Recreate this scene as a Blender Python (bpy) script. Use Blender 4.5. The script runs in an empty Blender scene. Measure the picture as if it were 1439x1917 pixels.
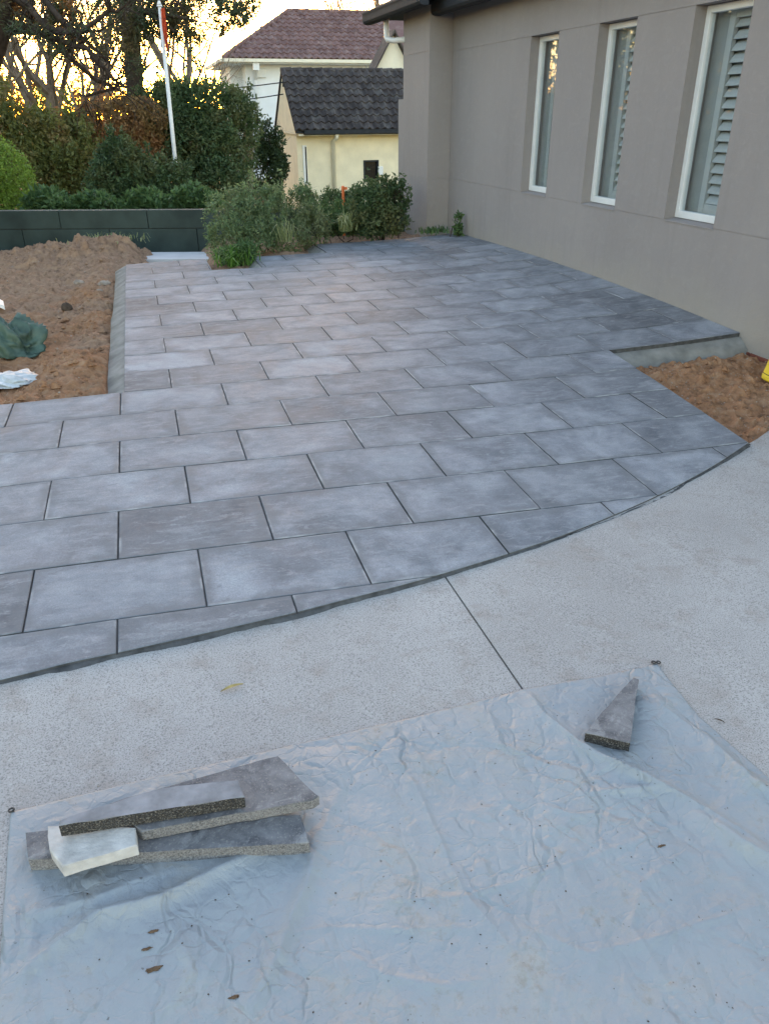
import bpy, bmesh, math, random
import numpy as np
from mathutils import Vector, Matrix

# ------------------------------------------------------------------ camera
SC = bpy.context.scene
CAM = np.array([0.26635, -2.33417, 1.52676])
EUL = (1.09187, 0.0058, -0.28889)
FPX, IW, IH = 1438.18, 1439.0, 1917.0
cd = bpy.data.cameras.new('camera'); cam = bpy.data.objects.new('camera', cd)
SC.collection.objects.link(cam); SC.camera = cam
cam.location = CAM; cam.rotation_euler = EUL
cd.sensor_fit = 'VERTICAL'; cd.sensor_height = 24.0; cd.lens = 24.0 * FPX / IH
cd.clip_start = 0.05; cd.clip_end = 2000

# ------------------------------------------------------------------ sky, sun, exposure
SUN_AZ, SUN_EL = math.radians(6), math.radians(3.5)      # azimuth from +Y towards +X
w = bpy.data.worlds.new('World'); SC.world = w; w.use_nodes = True
nt = w.node_tree; bg = nt.nodes['Background']
sky = nt.nodes.new('ShaderNodeTexSky'); sky.sky_type = 'NISHITA'; sky.sun_disc = False
sky.sun_elevation = SUN_EL; sky.sun_rotation = SUN_AZ
sky.air_density = 1.0; sky.dust_density = 1.0; sky.ozone_density = 1.15
wb = nt.nodes.new('ShaderNodeMix'); wb.data_type = 'RGBA'; wb.blend_type = 'MULTIPLY'; wb.inputs[0].default_value = 1.0
wb.inputs[7].default_value = (1.09, .975, .975, 1)          # neutral camera white balance under the dusk sky
nt.links.new(sky.outputs[0], wb.inputs[6]); nt.links.new(wb.outputs[2], bg.inputs[0]); bg.inputs[1].default_value = 0.15
sl = bpy.data.lights.new('sun', 'SUN'); sun = bpy.data.objects.new('sun', sl); SC.collection.objects.link(sun)
sl.energy = 0.1; sl.angle = math.radians(70); sl.color = (1.0, 0.88, 0.74)
sd = Vector((math.cos(SUN_EL) * math.sin(SUN_AZ), math.cos(SUN_EL) * math.cos(SUN_AZ), math.sin(SUN_EL)))
sun.rotation_euler = (-sd).to_track_quat('-Z', 'Y').to_euler()
SC.view_settings.view_transform = 'Standard'; SC.view_settings.look = 'None'
SC.view_settings.gamma = 1.0; SC.view_settings.exposure = 3.35; SC.view_settings.use_curve_mapping = False

# ------------------------------------------------------------------ helpers
random.seed(7); rng = np.random.default_rng(7)
COL = SC.collection
def Rm(rx, ry, rz):
    c, s = math.cos, math.sin
    return (np.array([[c(rz), -s(rz), 0], [s(rz), c(rz), 0], [0, 0, 1]]) @
            np.array([[c(ry), 0, s(ry)], [0, 1, 0], [-s(ry), 0, c(ry)]]) @
            np.array([[1, 0, 0], [0, c(rx), -s(rx)], [0, s(rx), c(rx)]]))
RM = Rm(*EUL)
HD = np.array([math.sin(-EUL[2]), math.cos(EUL[2])])       # horizontal heading
def ray(x, y): return RM @ np.array([(x - IW / 2) / FPX, -(y - IH / 2) / FPX, -1.0])
def onz(x, y, z): d = ray(x, y); return CAM + (z - CAM[2]) / d[2] * d
def ony(x, y, Y): d = ray(x, y); return CAM + (Y - CAM[1]) / d[1] * d
def atD(x, y, D): d = ray(x, y); return CAM + D / (d[:2] @ HD) * d

ZC = np.array([-0.02579, 0.02522, 0.00838, -0.00291, -0.00653, -0.00043, -0.00001, 0.00009, 0.00094])
def zf(X, Y):
    """height of the paved surface: shallow falls away from the house"""
    x = np.clip(X, -1.0, 4.6) / .6; y = np.clip(Y, -.5, 8.3) / .6
    return .6 * (ZC[0]*x + ZC[1]*y + ZC[2]*x*y + ZC[3]*y*y + ZC[4]*x*x + ZC[5]*x*y*y + ZC[6]*x*x*y + ZC[7]*y**3 + ZC[8]*x**3)
def zd(X, Y=0):
    """height of the concrete driveway"""
    x = np.clip(X, -1.0, 3.6)
    return -.0225 - .0353 * x + .0055 * x * x

def _h(ix, iy, s):
    n = (ix.astype(np.int64) * 374761393 + iy.astype(np.int64) * 668265263 + s * 1442695041) & 0x7fffffff
    n = ((n ^ (n >> 13)) * 1274126177) & 0x7fffffff
    return ((n ^ (n >> 16)) & 0xffff) / 65535.0
def vn(x, y, s=0):
    x = np.asarray(x, float); y = np.asarray(y, float)
    ix = np.floor(x); iy = np.floor(y); fx = x - ix; fy = y - iy
    u = fx*fx*fx*(fx*(fx*6-15)+10); v = fy*fy*fy*(fy*(fy*6-15)+10)
    a = _h(ix, iy, s); b = _h(ix+1, iy, s); c = _h(ix, iy+1, s); d = _h(ix+1, iy+1, s)
    return (a*(1-u)+b*u)*(1-v) + (c*(1-u)+d*u)*v
def fbm(x, y, s=0, o=4):
    t = 0; a = .5; c, sn = math.cos(.6), math.sin(.6)
    for i in range(o):
        t = t + a * (vn(x, y, s+i) - .5); x, y = (x*c - y*sn) * 2.03, (x*sn + y*c) * 2.03; a *= .5
    return t
def ridge(x, y, s=0, o=3):
    t = 0; a = .5; c, sn = math.cos(.8), math.sin(.8)
    for i in range(o):
        t = t + a * (1 - np.abs(2 * vn(x, y, s+i) - 1))**2; x, y = (x*c - y*sn) * 2.1, (x*sn + y*c) * 2.1; a *= .5
    return t

def tag(o, label=None, cat=None, group=None, kind=None):
    if label: o['label'] = label
    if cat: o['category'] = cat
    if group: o['group'] = group
    if kind: o['kind'] = kind
    return o
def empty(name, loc=(0, 0, 0), rz=0):
    o = bpy.data.objects.new(name, None); COL.objects.link(o); o.location = loc; o.rotation_euler = (0, 0, rz)
    o.empty_display_size = .1
    return o
def link(name, me, mat, parent=None, smooth=False):
    if mat is not None and not me.materials: me.materials.append(mat)
    o = bpy.data.objects.new(name, me); COL.objects.link(o)
    if parent is not None: o.parent = parent
    me.polygons.foreach_set('use_smooth', [bool(smooth)] * len(me.polygons))
    return o
class MB:
    def __init__(s): s.v = []; s.f = []
    def add(s, vs, fs):
        n = len(s.v); s.v += [tuple(map(float, q)) for q in vs]; s.f += [tuple(n + i for i in q) for q in fs]; return s
    def box(s, x0, x1, y0, y1, z0, z1):
        return s.add([(x0,y0,z0),(x1,y0,z0),(x1,y1,z0),(x0,y1,z0),(x0,y0,z1),(x1,y0,z1),(x1,y1,z1),(x0,y1,z1)],
                     [(0,3,2,1),(4,5,6,7),(0,1,5,4),(1,2,6,5),(2,3,7,6),(3,0,4,7)])
    def prism(s, top, bot):
        n = len(top)
        return s.add(list(top) + list(bot), [tuple(range(n)), tuple(range(2*n-1, n-1, -1))] +
                     [(i, n+i, n+(i+1) % n, (i+1) % n) for i in range(n)])
    def tube(s, pts, rad, sides=6, cap=True):
        pts = [np.array(q, float) for q in pts]; rings = []
        if not hasattr(rad, '__len__'): rad = [rad] * len(pts)
        for i, q in enumerate(pts):
            t = pts[min(i+1, len(pts)-1)] - pts[max(i-1, 0)]; t = t / (np.linalg.norm(t) + 1e-9)
            a = np.array([1., 0, 0]) if abs(t[0]) < .8 else np.array([0, 1., 0])
            u = np.cross(t, a); u /= np.linalg.norm(u); v = np.cross(t, u)
            rings.append([q + rad[i] * (math.cos(2*math.pi*k/sides)*u + math.sin(2*math.pi*k/sides)*v) for k in range(sides)])
        fs = []
        for i in range(len(pts)-1):
            for k in range(sides):
                a, b = i*sides+k, i*sides+(k+1) % sides; fs.append((a, b, b+sides, a+sides))
        if cap: fs += [tuple(range(sides-1, -1, -1)), tuple((len(pts)-1)*sides+k for k in range(sides))]
        return s.add([q for r in rings for q in r], fs)
    def mesh(s, name): me = bpy.data.meshes.new(name); me.from_pydata(s.v, [], s.f); me.update(); return me
    def build(s, name, mat, parent=None, bevel=0, smooth=False):
        me = s.mesh(name)
        bm = bmesh.new(); bm.from_mesh(me)
        bmesh.ops.recalc_face_normals(bm, faces=bm.faces)
        if bevel: bmesh.ops.bevel(bm, geom=[e for e in bm.edges if e.calc_face_angle(0) > .5], offset=bevel, segments=2, affect='EDGES', profile=.5)
        bm.to_mesh(me); bm.free()
        return link(name, me, mat, parent, smooth)
def grid_mesh(name, P, mat, parent=None, smooth=True, keep=None):
    """P: (n,m,3) array of points"""
    n, m = P.shape[:2]; idx = np.arange(n*m).reshape(n, m)
    q = np.stack([idx[:-1, :-1], idx[1:, :-1], idx[1:, 1:], idx[:-1, 1:]], -1).reshape(-1, 4)
    if keep is not None: q = q[keep.reshape(-1)]
    return quads(name, P.reshape(-1, 3), q, mat, parent, smooth)
def quads(name, V, Q, mat, parent=None, smooth=False, attr=None):
    me = bpy.data.meshes.new(name); k = Q.shape[1]
    me.vertices.add(len(V)); me.vertices.foreach_set('co', np.ascontiguousarray(V, np.float32).ravel())
    me.loops.add(Q.size); me.loops.foreach_set('vertex_index', Q.ravel().astype(np.int32))
    me.polygons.add(len(Q)); me.polygons.foreach_set('loop_start', np.arange(0, Q.size, k, dtype=np.int32))
    me.polygons.foreach_set('loop_total', np.full(len(Q), k, np.int32))
    me.update(calc_edges=True)
    if attr is not None:
        a = me.attributes.new('tint', 'FLOAT', 'FACE'); a.data.foreach_set('value', attr.astype(np.float32))
    return link(name, me, mat, parent, smooth)

# ------------------------------------------------------------------ materials
class NT:
    def __init__(s, name, rough=.7, spec=.3):
        s.m = bpy.data.materials.new(name); s.m.use_nodes = True; s.t = s.m.node_tree
        s.b = s.t.nodes['Principled BSDF']; s.b.inputs['Roughness'].default_value = rough
        s.b.inputs['Specular IOR Level'].default_value = spec; s.co = None
    def n(s, typ, **kw):
        o = s.t.nodes.new(typ)
        for k, v in kw.items(): setattr(o, k, v)
        return o
    def l(s, a, b): s.t.links.new(a, b)
    def coord(s, kind='Object'):
        return s.n('ShaderNodeTexCoord').outputs[kind] if kind != 'World' else s.n('ShaderNodeNewGeometry').outputs['Position']
    def mapv(s, vec, scale=(1, 1, 1), rot=(0, 0, 0)):
        o = s.n('ShaderNodeMapping'); s.l(vec, o.inputs[0]); o.inputs['Scale'].default_value = scale; o.inputs['Rotation'].default_value = rot; return o.outputs[0]
    def noise(s, vec, scale, detail=4, rough=.55, dist=0):
        o = s.n('ShaderNodeTexNoise'); s.l(vec, o.inputs['Vector']); o.inputs['Scale'].default_value = scale
        o.inputs['Detail'].default_value = detail; o.inputs['Roughness'].default_value = rough; o.inputs['Distortion'].default_value = dist
        return o.outputs['Fac']
    def ramp(s, fac, a, b, ca=(0, 0, 0, 1), cb=(1, 1, 1, 1)):
        o = s.n('ShaderNodeValToRGB'); s.l(fac, o.inputs[0]); e = o.color_ramp.elements
        e[0].position = a; e[1].position = b; e[0].color = ca; e[1].color = cb; return o.outputs[0]
    def math(s, op, a, b=None, clamp=False):
        o = s.n('ShaderNodeMath', operation=op, use_clamp=clamp)
        for i, q in enumerate((a, b)):
            if q is None: continue
            if isinstance(q, (int, float)): o.inputs[i].default_value = q
            else: s.l(q, o.inputs[i])
        return o.outputs[0]
    def mix(s, fac, a, b, mode='MIX'):
        o = s.n('ShaderNodeMix', data_type='RGBA', blend_type=mode)
        for i, q in ((0, fac), (6, a), (7, b)):
            if isinstance(q, (int, float)): o.inputs[i].default_value = q
            elif isinstance(q, tuple): o.inputs[i].default_value = q if len(q) == 4 else (*q, 1)
            else: s.l(q, o.inputs[i])
        return o.outputs[2]
    def color(s, c):
        if isinstance(c, tuple): s.b.inputs['Base Color'].default_value = c if len(c) == 4 else (*c, 1)
        else: s.l(c, s.b.inputs['Base Color'])
    def rough(s, r): s.l(r, s.b.inputs['Roughness'])
    def bump(s, h, strength=.3, dist=.01):
        o = s.n('ShaderNodeBump'); o.inputs['Strength'].default_value = strength; o.inputs['Distance'].default_value = dist
        s.l(h, o.inputs['Height']); s.l(o.outputs[0], s.b.inputs['Normal'])
def simple(name, c, rough=.6, spec=.3, var=.12, scale=8, bump=0, bscale=200, metal=0):
    t = NT(name, rough, spec); v = t.coord('World'); f = t.noise(v, scale, 5)
    t.color(t.mix(t.ramp(f, .3, .7), tuple(q*(1-var) for q in c), tuple(min(1, q*(1+var)) for q in c)))
    t.b.inputs['Metallic'].default_value = metal
    if bump: t.bump(t.noise(v, bscale, 3), bump, .004)
    return t.m
M = {}
def m_concrete():
    t = NT('exposed_concrete', .85, .25); v = t.coord('World')
    big = t.noise(v, 1.3, 6, .6); mid = t.noise(v, 9, 5, .6); fine = t.noise(v, 210, 2, .7); sp = t.noise(v, 120, 1, .5)
    c = t.mix(t.ramp(big, .3, .7), (.325, .308, .297), (.415, .402, .392))
    c = t.mix(t.ramp(mid, .52, .75), c, (.31, .28, .255))
    c = t.mix(t.math('MULTIPLY', t.ramp(fine, .34, .5, (1,1,1,1), (0,0,0,1)), .8), c, (.14, .135, .13))
    c = t.mix(t.math('MULTIPLY', t.ramp(sp, .60, .74), .28), c, (.58, .57, .56))
    t.color(c); t.bump(t.math('ADD', fine, sp), .35, .003); return t.m
def m_paver():
    t = NT('bluestone_paver', .7, .13)
    uv = t.n('ShaderNodeUVMap', uv_map='tile').outputs[0]; oi = t.n('ShaderNodeObjectInfo'); r = oi.outputs['Random']
    w4 = t.math('MULTIPLY', r, 37.0)
    def n4(vec, sc, det=5, ro=.6, di=0):
        o = t.n('ShaderNodeTexNoise', noise_dimensions='4D'); t.l(vec, o.inputs['Vector']); t.l(w4, o.inputs['W'])
        o.inputs['Scale'].default_value = sc; o.inputs['Detail'].default_value = det; o.inputs['Roughness'].default_value = ro; o.inputs['Distortion'].default_value = di
        return o.outputs['Fac']
    cloud = n4(uv, 5.0, 10, .68, .5); grit = n4(uv, 170, 3, .8); smear = n4(t.mapv(uv, (2.2, 6.5, 1), (0, 0, -.5)), 2.6, 10, .72, 2.2); streak = n4(t.mapv(uv, (3.0, 11.0, 1), (0, 0, .35)), 1.6, 6, .6, 1.2); fine = n4(uv, 60, 3, .7)
    hue = t.n('ShaderNodeMath', operation='FRACT'); t.l(t.math('MULTIPLY', r, 7.31), hue.inputs[0])
    base = t.mix(hue.outputs[0], (.268, .290, .325), (.325, .345, .382))
    br = t.n('ShaderNodeMath', operation='FRACT'); t.l(t.math('MULTIPLY', r, 19.7), br.inputs[0])
    base = t.mix(t.ramp(br.outputs[0], 0, .6), (.185, .197, .217), base)
    big = n4(uv, 2.4, 8, .62, .9)
    c = t.mix(1.0, base, t.ramp(big, .36, .64, (.62, .64, .66, 1), (1.38, 1.37, 1.36, 1)), 'MULTIPLY')
    c = t.mix(1.0, c, t.ramp(cloud, .36, .66, (.80, .80, .82, 1), (1.22, 1.22, 1.20, 1)), 'MULTIPLY')
    c = t.mix(t.math('MULTIPLY', t.ramp(streak, .50, .66), .42), c, (.46, .475, .50))
    c = t.mix(t.math('MULTIPLY', t.ramp(smear, .55, .58), .42), c, (.44, .455, .48))
    c = t.mix(t.math('MULTIPLY', t.ramp(smear, .37, .41, (1,1,1,1), (0,0,0,1)), .40), c, (.155, .165, .185))
    c = t.mix(t.math('MULTIPLY', t.ramp(grit, .40, .62), .5), t.mix(.5, c, (.08, .08, .09)), c)
    # damp margin round the joints: ragged, different on every slab
    sx = t.n('ShaderNodeSeparateXYZ'); t.l(uv, sx.inputs[0])
    ex = t.math('MINIMUM', sx.outputs[0], t.math('SUBTRACT', .6, sx.outputs[0])); ey = t.math('MINIMUM', sx.outputs[1], t.math('SUBTRACT', .4, sx.outputs[1]))
    e = t.math('ADD', t.math('MINIMUM', ex, ey), t.math('MULTIPLY', t.math('SUBTRACT', n4(uv, 7, 5, .65), .5), .22))
    c = t.mix(t.math('MULTIPLY', t.ramp(e, .005, .055, (1,1,1,1), (0,0,0,1)), .72), c, (.145, .153, .168))
    # pale haze of old mortar along some arrises
    ed = t.math('MINIMUM', ex, ey)
    arr = t.math('MULTIPLY', t.ramp(ed, .004, .016, (1,1,1,1), (0,0,0,1)), t.ramp(n4(uv, 5, 3), .5, .62))
    c = t.mix(t.math('MULTIPLY', arr, .55), c, (.5, .5, .5))
    c = t.mix(t.math('MULTIPLY', t.ramp(fine, .6, .75), .25), c, (.36, .36, .37))
    t.color(c)
    t.rough(t.ramp(cloud, .3, .7, (.55,)*3 + (1,), (.75,)*3 + (1,)))
    t.bump(t.math('ADD', t.math('MULTIPLY', cloud, 1.5), t.math('ADD', t.math('MULTIPLY', grit, .6), t.math('ADD', fine, streak))), .32, .004); return t.m
def m_tarp():
    t = NT('silver_blue_tarp', .5, .3); v = t.coord('World')
    big = t.noise(v, 2.2, 5, .6); d = t.noise(v, 5.5, 7, .72, .6); f = t.noise(v, 38, 4, .7)
    c = t.mix(t.ramp(big, .3, .7), (.265, .286, .306), (.305, .328, .346))
    c = t.mix(t.math('MULTIPLY', t.ramp(d, .52, .70), .7), c, (.35, .34, .315))
    c = t.mix(t.math('MULTIPLY', t.ramp(t.math('MULTIPLY', d, f), .31, .44), .55), c, (.23, .21, .18))
    sp = t.noise(v, 75, 2, .5); c = t.mix(t.math('MULTIPLY', t.ramp(sp, .72, .77), .7), c, (.1, .09, .085))
    t.color(c); t.rough(t.ramp(d, .4, .7, (.46,)*3 + (1,), (.68,)*3 + (1,)))
    wv = t.noise(v, 26, 5, .65, 1.5)
    def crease(sc, dist, stretch, rot):
        nz = t.n('ShaderNodeTexNoise'); t.l(v, nz.inputs['Vector']); nz.inputs['Scale'].default_value = sc*.8; nz.inputs['Detail'].default_value = 3
        add = t.n('ShaderNodeVectorMath', operation='MULTIPLY_ADD'); t.l(nz.outputs['Color'], add.inputs[0]); add.inputs[1].default_value = (dist,)*3; t.l(v, add.inputs[2])
        o = t.n('ShaderNodeTexVoronoi', feature='DISTANCE_TO_EDGE'); t.l(t.mapv(add.outputs[0], stretch, (0, 0, rot)), o.inputs['Vector']); o.inputs['Scale'].default_value = sc
        return t.ramp(o.outputs['Distance'], 0, .07)
    cr = t.math('ADD', t.math('MULTIPLY', crease(5.0, .25, (1, .55, .2), .5), 1.0), t.math('ADD', t.math('MULTIPLY', crease(10, .14, (1, .5, .2), -.7), .55), t.math('MULTIPLY', crease(21, .06, (.6, 1, .2), .2), .25)))
    patch = t.ramp(t.noise(v, 3.1, 4), .4, .62)
    hsum = t.math('ADD', t.math('ADD', t.math('MULTIPLY', wv, .45), t.math('MULTIPLY', f, .3)), t.math('MULTIPLY', cr, t.math('ADD', t.math('MULTIPLY', patch, .7), .2)))
    t.bump(hsum, .85, .008); return t.m
def m_render():
    t = NT('grey_render', .9, .2); v = t.coord('World')
    big = t.noise(t.mapv(v, (1, 1, .35)), 1.1, 6, .6); fine = t.noise(v, 260, 3, .7); mid = t.noise(v, 22, 4, .6)
    c = t.mix(t.ramp(big, .3, .72), (.270, .246, .240), (.309, .283, .276))
    c = t.mix(t.math('MULTIPLY', t.ramp(mid, .55, .75), .35), c, (.335, .306, .296))
    sz = t.n('ShaderNodeSeparateXYZ'); t.l(v, sz.inputs[0])
    low = t.math('ADD', sz.outputs[2], t.math('MULTIPLY', t.noise(v, 3, 5), .5))
    c = t.mix(t.math('MULTIPLY', t.ramp(low, .28, .62, (1,1,1,1), (0,0,0,1)), .55), c, (.34, .312, .27))
    tr = t.noise(t.mapv(v, (1, 1, 1.6)), 5, 6, .7, .8); c = t.mix(t.math('MULTIPLY', t.ramp(tr, .52, .7), .28), c, (.345, .325, .312)); run = t.noise(t.mapv(v, (7, 7, .5)), 1.0, 5, .6); c = t.mix(t.math('MULTIPLY', t.ramp(run, .56, .72), .22), c, (.205, .193, .187))
    t.color(c); t.bump(t.math('ADD', t.math('MULTIPLY', tr, 2.0), t.math('ADD', fine, mid)), .5, .004); return t.m
def m_soil():
    t = NT('sandy_soil', .95, .15); v = t.coord('World')
    a = t.noise(v, 1.7, 6, .65); b = t.noise(v, 14, 6, .7); f = t.noise(v, 90, 3, .7)
    sy = t.n('ShaderNodeSeparateXYZ'); t.l(v, sy.inputs[0])
    a2 = t.math('ADD', a, t.math('MULTIPLY', t.math('SUBTRACT', sy.outputs[1], 5.0), .045))
    c = t.mix(t.ramp(a2, .40, .60), (.315, .165, .088), (.295, .188, .125))
    c = t.mix(t.math('MULTIPLY', t.ramp(b, .5, .72), .7), c, (.42, .285, .185))
    c = t.mix(t.math('MULTIPLY', t.ramp(b, .32, .47, (1,1,1,1), (0,0,0,1)), .8), c, (.12, .07, .045))
    c = t.mix(t.math('MULTIPLY', t.ramp(f, .66, .72), .8), c, (.5, .45, .4))
    t.color(c); t.bump(t.math('ADD', t.math('ADD', t.math('MULTIPLY', b, .5), t.noise(v, 38, 5, .7)), f), .8, .012); return t.m
def m_leaf(name, c1, c2, c3=None, trans=.35, scale=2.0):
    t = NT(name, .5, .35); a = t.n('ShaderNodeAttribute', attribute_name='tint').outputs['Fac']; v = t.coord('World')
    c = t.mix(a, c1, c2)
    if c3: c = t.mix(t.ramp(t.noise(v, scale, 4), .48, .66), c, c3)
    t.color(c)
    tr = t.n('ShaderNodeBsdfTranslucent'); t.l(c, tr.inputs[0]); mx = t.n('ShaderNodeMixShader'); mx.inputs[0].default_value = trans
    t.l(t.b.outputs[0], mx.inputs[1]); t.l(tr.outputs[0], mx.inputs[2]); t.l(mx.outputs[0], t.t.nodes['Material Output'].inputs[0]); return t.m
def m_glass():
    t = NT('window_glass'); tr = t.n('ShaderNodeBsdfTransparent'); tr.inputs[0].default_value = (.93, .96, .97, 1)
    gl = t.n('ShaderNodeBsdfGlossy'); gl.inputs['Roughness'].default_value = .015; fr0 = t.n('ShaderNodeLayerWeight'); fr0.inputs[0].default_value = .5
    class fr: outputs = [t.math('ADD', t.math('MULTIPLY', t.math('POWER', fr0.outputs['Facing'], 3.5), .75), .045)]
    mx = t.n('ShaderNodeMixShader'); t.l(fr.outputs[0], mx.inputs[0]); t.l(tr.outputs[0], mx.inputs[1]); t.l(gl.outputs[0], mx.inputs[2])
    t.l(mx.outputs[0], t.t.nodes['Material Output'].inputs[0]); return t.m
def m_cut():
    t = NT('rough_cut_stone', .9, .2); v = t.coord('World'); o = t.n('ShaderNodeTexVoronoi'); t.l(v, o.inputs['Vector']); o.inputs['Scale'].default_value = 230
    f = t.noise(v, 90, 3, .7); c = t.mix(t.ramp(t.noise(v, 260, 3, .7), .5, .7), (.045, .042, .04), (.27, .245, .21))
    t.color(c); t.bump(t.math('ADD', f, o.outputs['Distance']), .9, .006); return t.m
def m_offcut():
    t = NT('offcut_stone', .7, .3); v = t.coord('World'); a = t.noise(v, 14, 6, .65, .5); f = t.noise(v, 190, 2, .6)
    c = t.mix(t.ramp(a, .35, .68), (.085, .085, .094), (.22, .218, .226)); c = t.mix(t.math('MULTIPLY', t.ramp(t.noise(v, 9, 8, .7, 1.5), .54, .6), .5), c, (.30, .30, .305)); c = t.mix(t.math('MULTIPLY', t.ramp(f, .58, .68), .5), c, (.34, .32, .29))
    t.color(c); t.bump(t.math('ADD', f, a), .5, .003); return t.m
M['concrete'] = m_concrete(); M['paver'] = m_paver(); M['tarp'] = m_tarp(); M['render'] = m_render(); M['soil'] = m_soil()
def m_cutgrey():
    t = NT('sawn_edge', .95, .15); v = t.coord('World'); f = t.noise(v, 240, 3, .75); a = t.noise(v, 18, 5, .65)
    c = t.mix(t.ramp(f, .38, .62), (.10, .096, .096), (.27, .258, .255)); c = t.mix(t.math('MULTIPLY', t.ramp(a, .5, .7), .4), c, (.31, .298, .292)); t.color(c); t.bump(f, .6, .003); return t.m
M['cut_grey'] = m_cutgrey()
M['glass'] = m_glass(); M['cut'] = m_cut(); M['offcut'] = m_offcut()
M['mortar'] = simple('damp_mortar', (.225, .222, .210), .9, .15, .3, 7, .6, 120)
M['joint'] = simple('joint_bed', (.075, .075, .078), .95, .1, .5, 6)
M['fillet'] = simple('fresh_mortar', (.085, .086, .089), .95, .1, .35, 26, .8, 140)
M['white_frame'] = simple('white_frame', (.74, .75, .75), .4, .4, .04)
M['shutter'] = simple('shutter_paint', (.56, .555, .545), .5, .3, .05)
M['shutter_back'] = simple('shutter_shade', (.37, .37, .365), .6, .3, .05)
M['charcoal'] = simple('charcoal_steel', (.032, .035, .040), .75, .15, .15)
M['cream'] = simple('cream_render', (.80, .71, .52), .9, .2, .08, 3, .2, 120)
M['cream_pale'] = simple('pale_cream_render', (.80, .75, .62), .9, .2, .06, 3)
M['white_wall'] = simple('white_weatherboard', (.82, .84, .86), .85, .2, .05, 2)
def m_tile(name, c, c2, c3):
    t = NT(name, .85, .15); r = t.n('ShaderNodeObjectInfo').outputs['Random']; v = t.coord('World'); a = t.noise(v, 2.6, 5, .65); b = t.noise(v, 17, 4, .7)
    k = t.mix(r, c, c2); k = t.mix(t.math('MULTIPLY', t.ramp(a, .5, .68), .8), k, c3); k = t.mix(t.math('MULTIPLY', t.ramp(b, .55, .7), .5), k, c3); t.color(k); t.bump(b, .5, .02); return t.m
M['tile_dark'] = m_tile('dark_roof_tile', (.040, .034, .034), (.082, .07, .068), (.13, .12, .115))
M['tile_red'] = m_tile('weathered_red_tile', (.13, .075, .07), (.21, .125, .115), (.27, .2, .19))
M['gwall'] = simple('dark_green_paint', (.040, .058, .054), .7, .2, .3, 2.5, .3, 60)
M['bark'] = simple('bark', (.055, .042, .034), .95, .1, .4, 14, .8, 40)
M['bark_pale'] = simple('pale_bark', (.21, .17, .135), .95, .1, .35, 10, .8, 40)
M['pole'] = simple('white_pole', (.7, .7, .7), .45, .4, .05)
M['flag'] = simple('flag_cloth', (.55, .10, .045), .8, .2, .4, 6)
M['orange'] = simple('orange_plastic', (.72, .17, .05), .6, .3, .1)
M['yellow'] = simple('yellow_plastic', (.72, .52, .035), .45, .4, .1, 12)
M['black'] = simple('black_print', (.015, .015, .016), .5, .3, .1)
M['wire'] = simple('wire', (.02, .02, .022), .6, .2, .1)
M['window_dark'] = simple('dark_window', (.012, .013, .015), .15, .5, .1)
M['brick'] = simple('red_footing_brick', (.17, .06, .042), .9, .2, .3, 14, .5, 60)
M['white_stone'] = simple('white_block', (.50, .475, .45), .95, .1, .3, 16, .5, 110)
M['path'] = simple('pale_path', (.48, .48, .49), .85, .2, .1, 3, .3, 120)
M['green_sack'] = simple('green_sheet', (.062, .105, .082), .5, .35, .3, 9, .3, 60)
M['grey_sack'] = simple('pale_plastic', (.46, .48, .49), .4, .45, .25, 10, .3, 60)
M['rubble'] = simple('rubble', (.33, .27, .22), .95, .15, .35, 12, .6, 60)
M['clod'] = simple('clod', (.075, .055, .042), .95, .1, .3, 30, .8, 80)
M['offcut_pale'] = simple('offcut_pale', (.225, .225, .24), .8, .2, .3, 18, .4, 120)
M['crumb'] = simple('crumb', (.13, .085, .055), .95, .1, .4, 60)
M['dry_leaf'] = simple('dry_leaf', (.34, .26, .10), .6, .3, .3, 40)
M['eyelet'] = simple('eyelet', (.03, .03, .03), .5, .4, .1)
def m_ground():
    t = NT('rough_grass', .95, .1); v = t.coord('World'); a = t.noise(v, .6, 5); b = t.noise(v, 9, 5, .7)
    c = t.mix(t.ramp(a, .35, .65), (.05, .065, .028), (.10, .085, .05)); c = t.mix(t.math('MULTIPLY', t.ramp(b, .5, .7), .5), c, (.04, .055, .02)); t.color(c); t.bump(b, .6, .03); return t.m
M['ground'] = m_ground()

# ------------------------------------------------------------------ ground
def gz(X, Y):
    d = (X - CAM[0]) * HD[0] + (Y - CAM[1]) * HD[1]
    s = np.clip((d - 12.6) / 8.0, 0, 1); s = s*s*(3-2*s)
    return -.42 - 1.15 * s
ax = np.concatenate([[-600, -250, -100, -50], np.arange(-30, 40.1, 1.0), [60, 110, 260, 600]])
ay = np.concatenate([[-600, -250, -100, -50, -20], np.arange(-10, 60.1, 1.0), [80, 130, 300, 700]])
GX, GY = np.meshgrid(ax, ay, indexing='ij')
tag(grid_mesh('ground', np.stack([GX, GY, gz(GX, GY)], -1), M['ground']), kind='structure')

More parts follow.
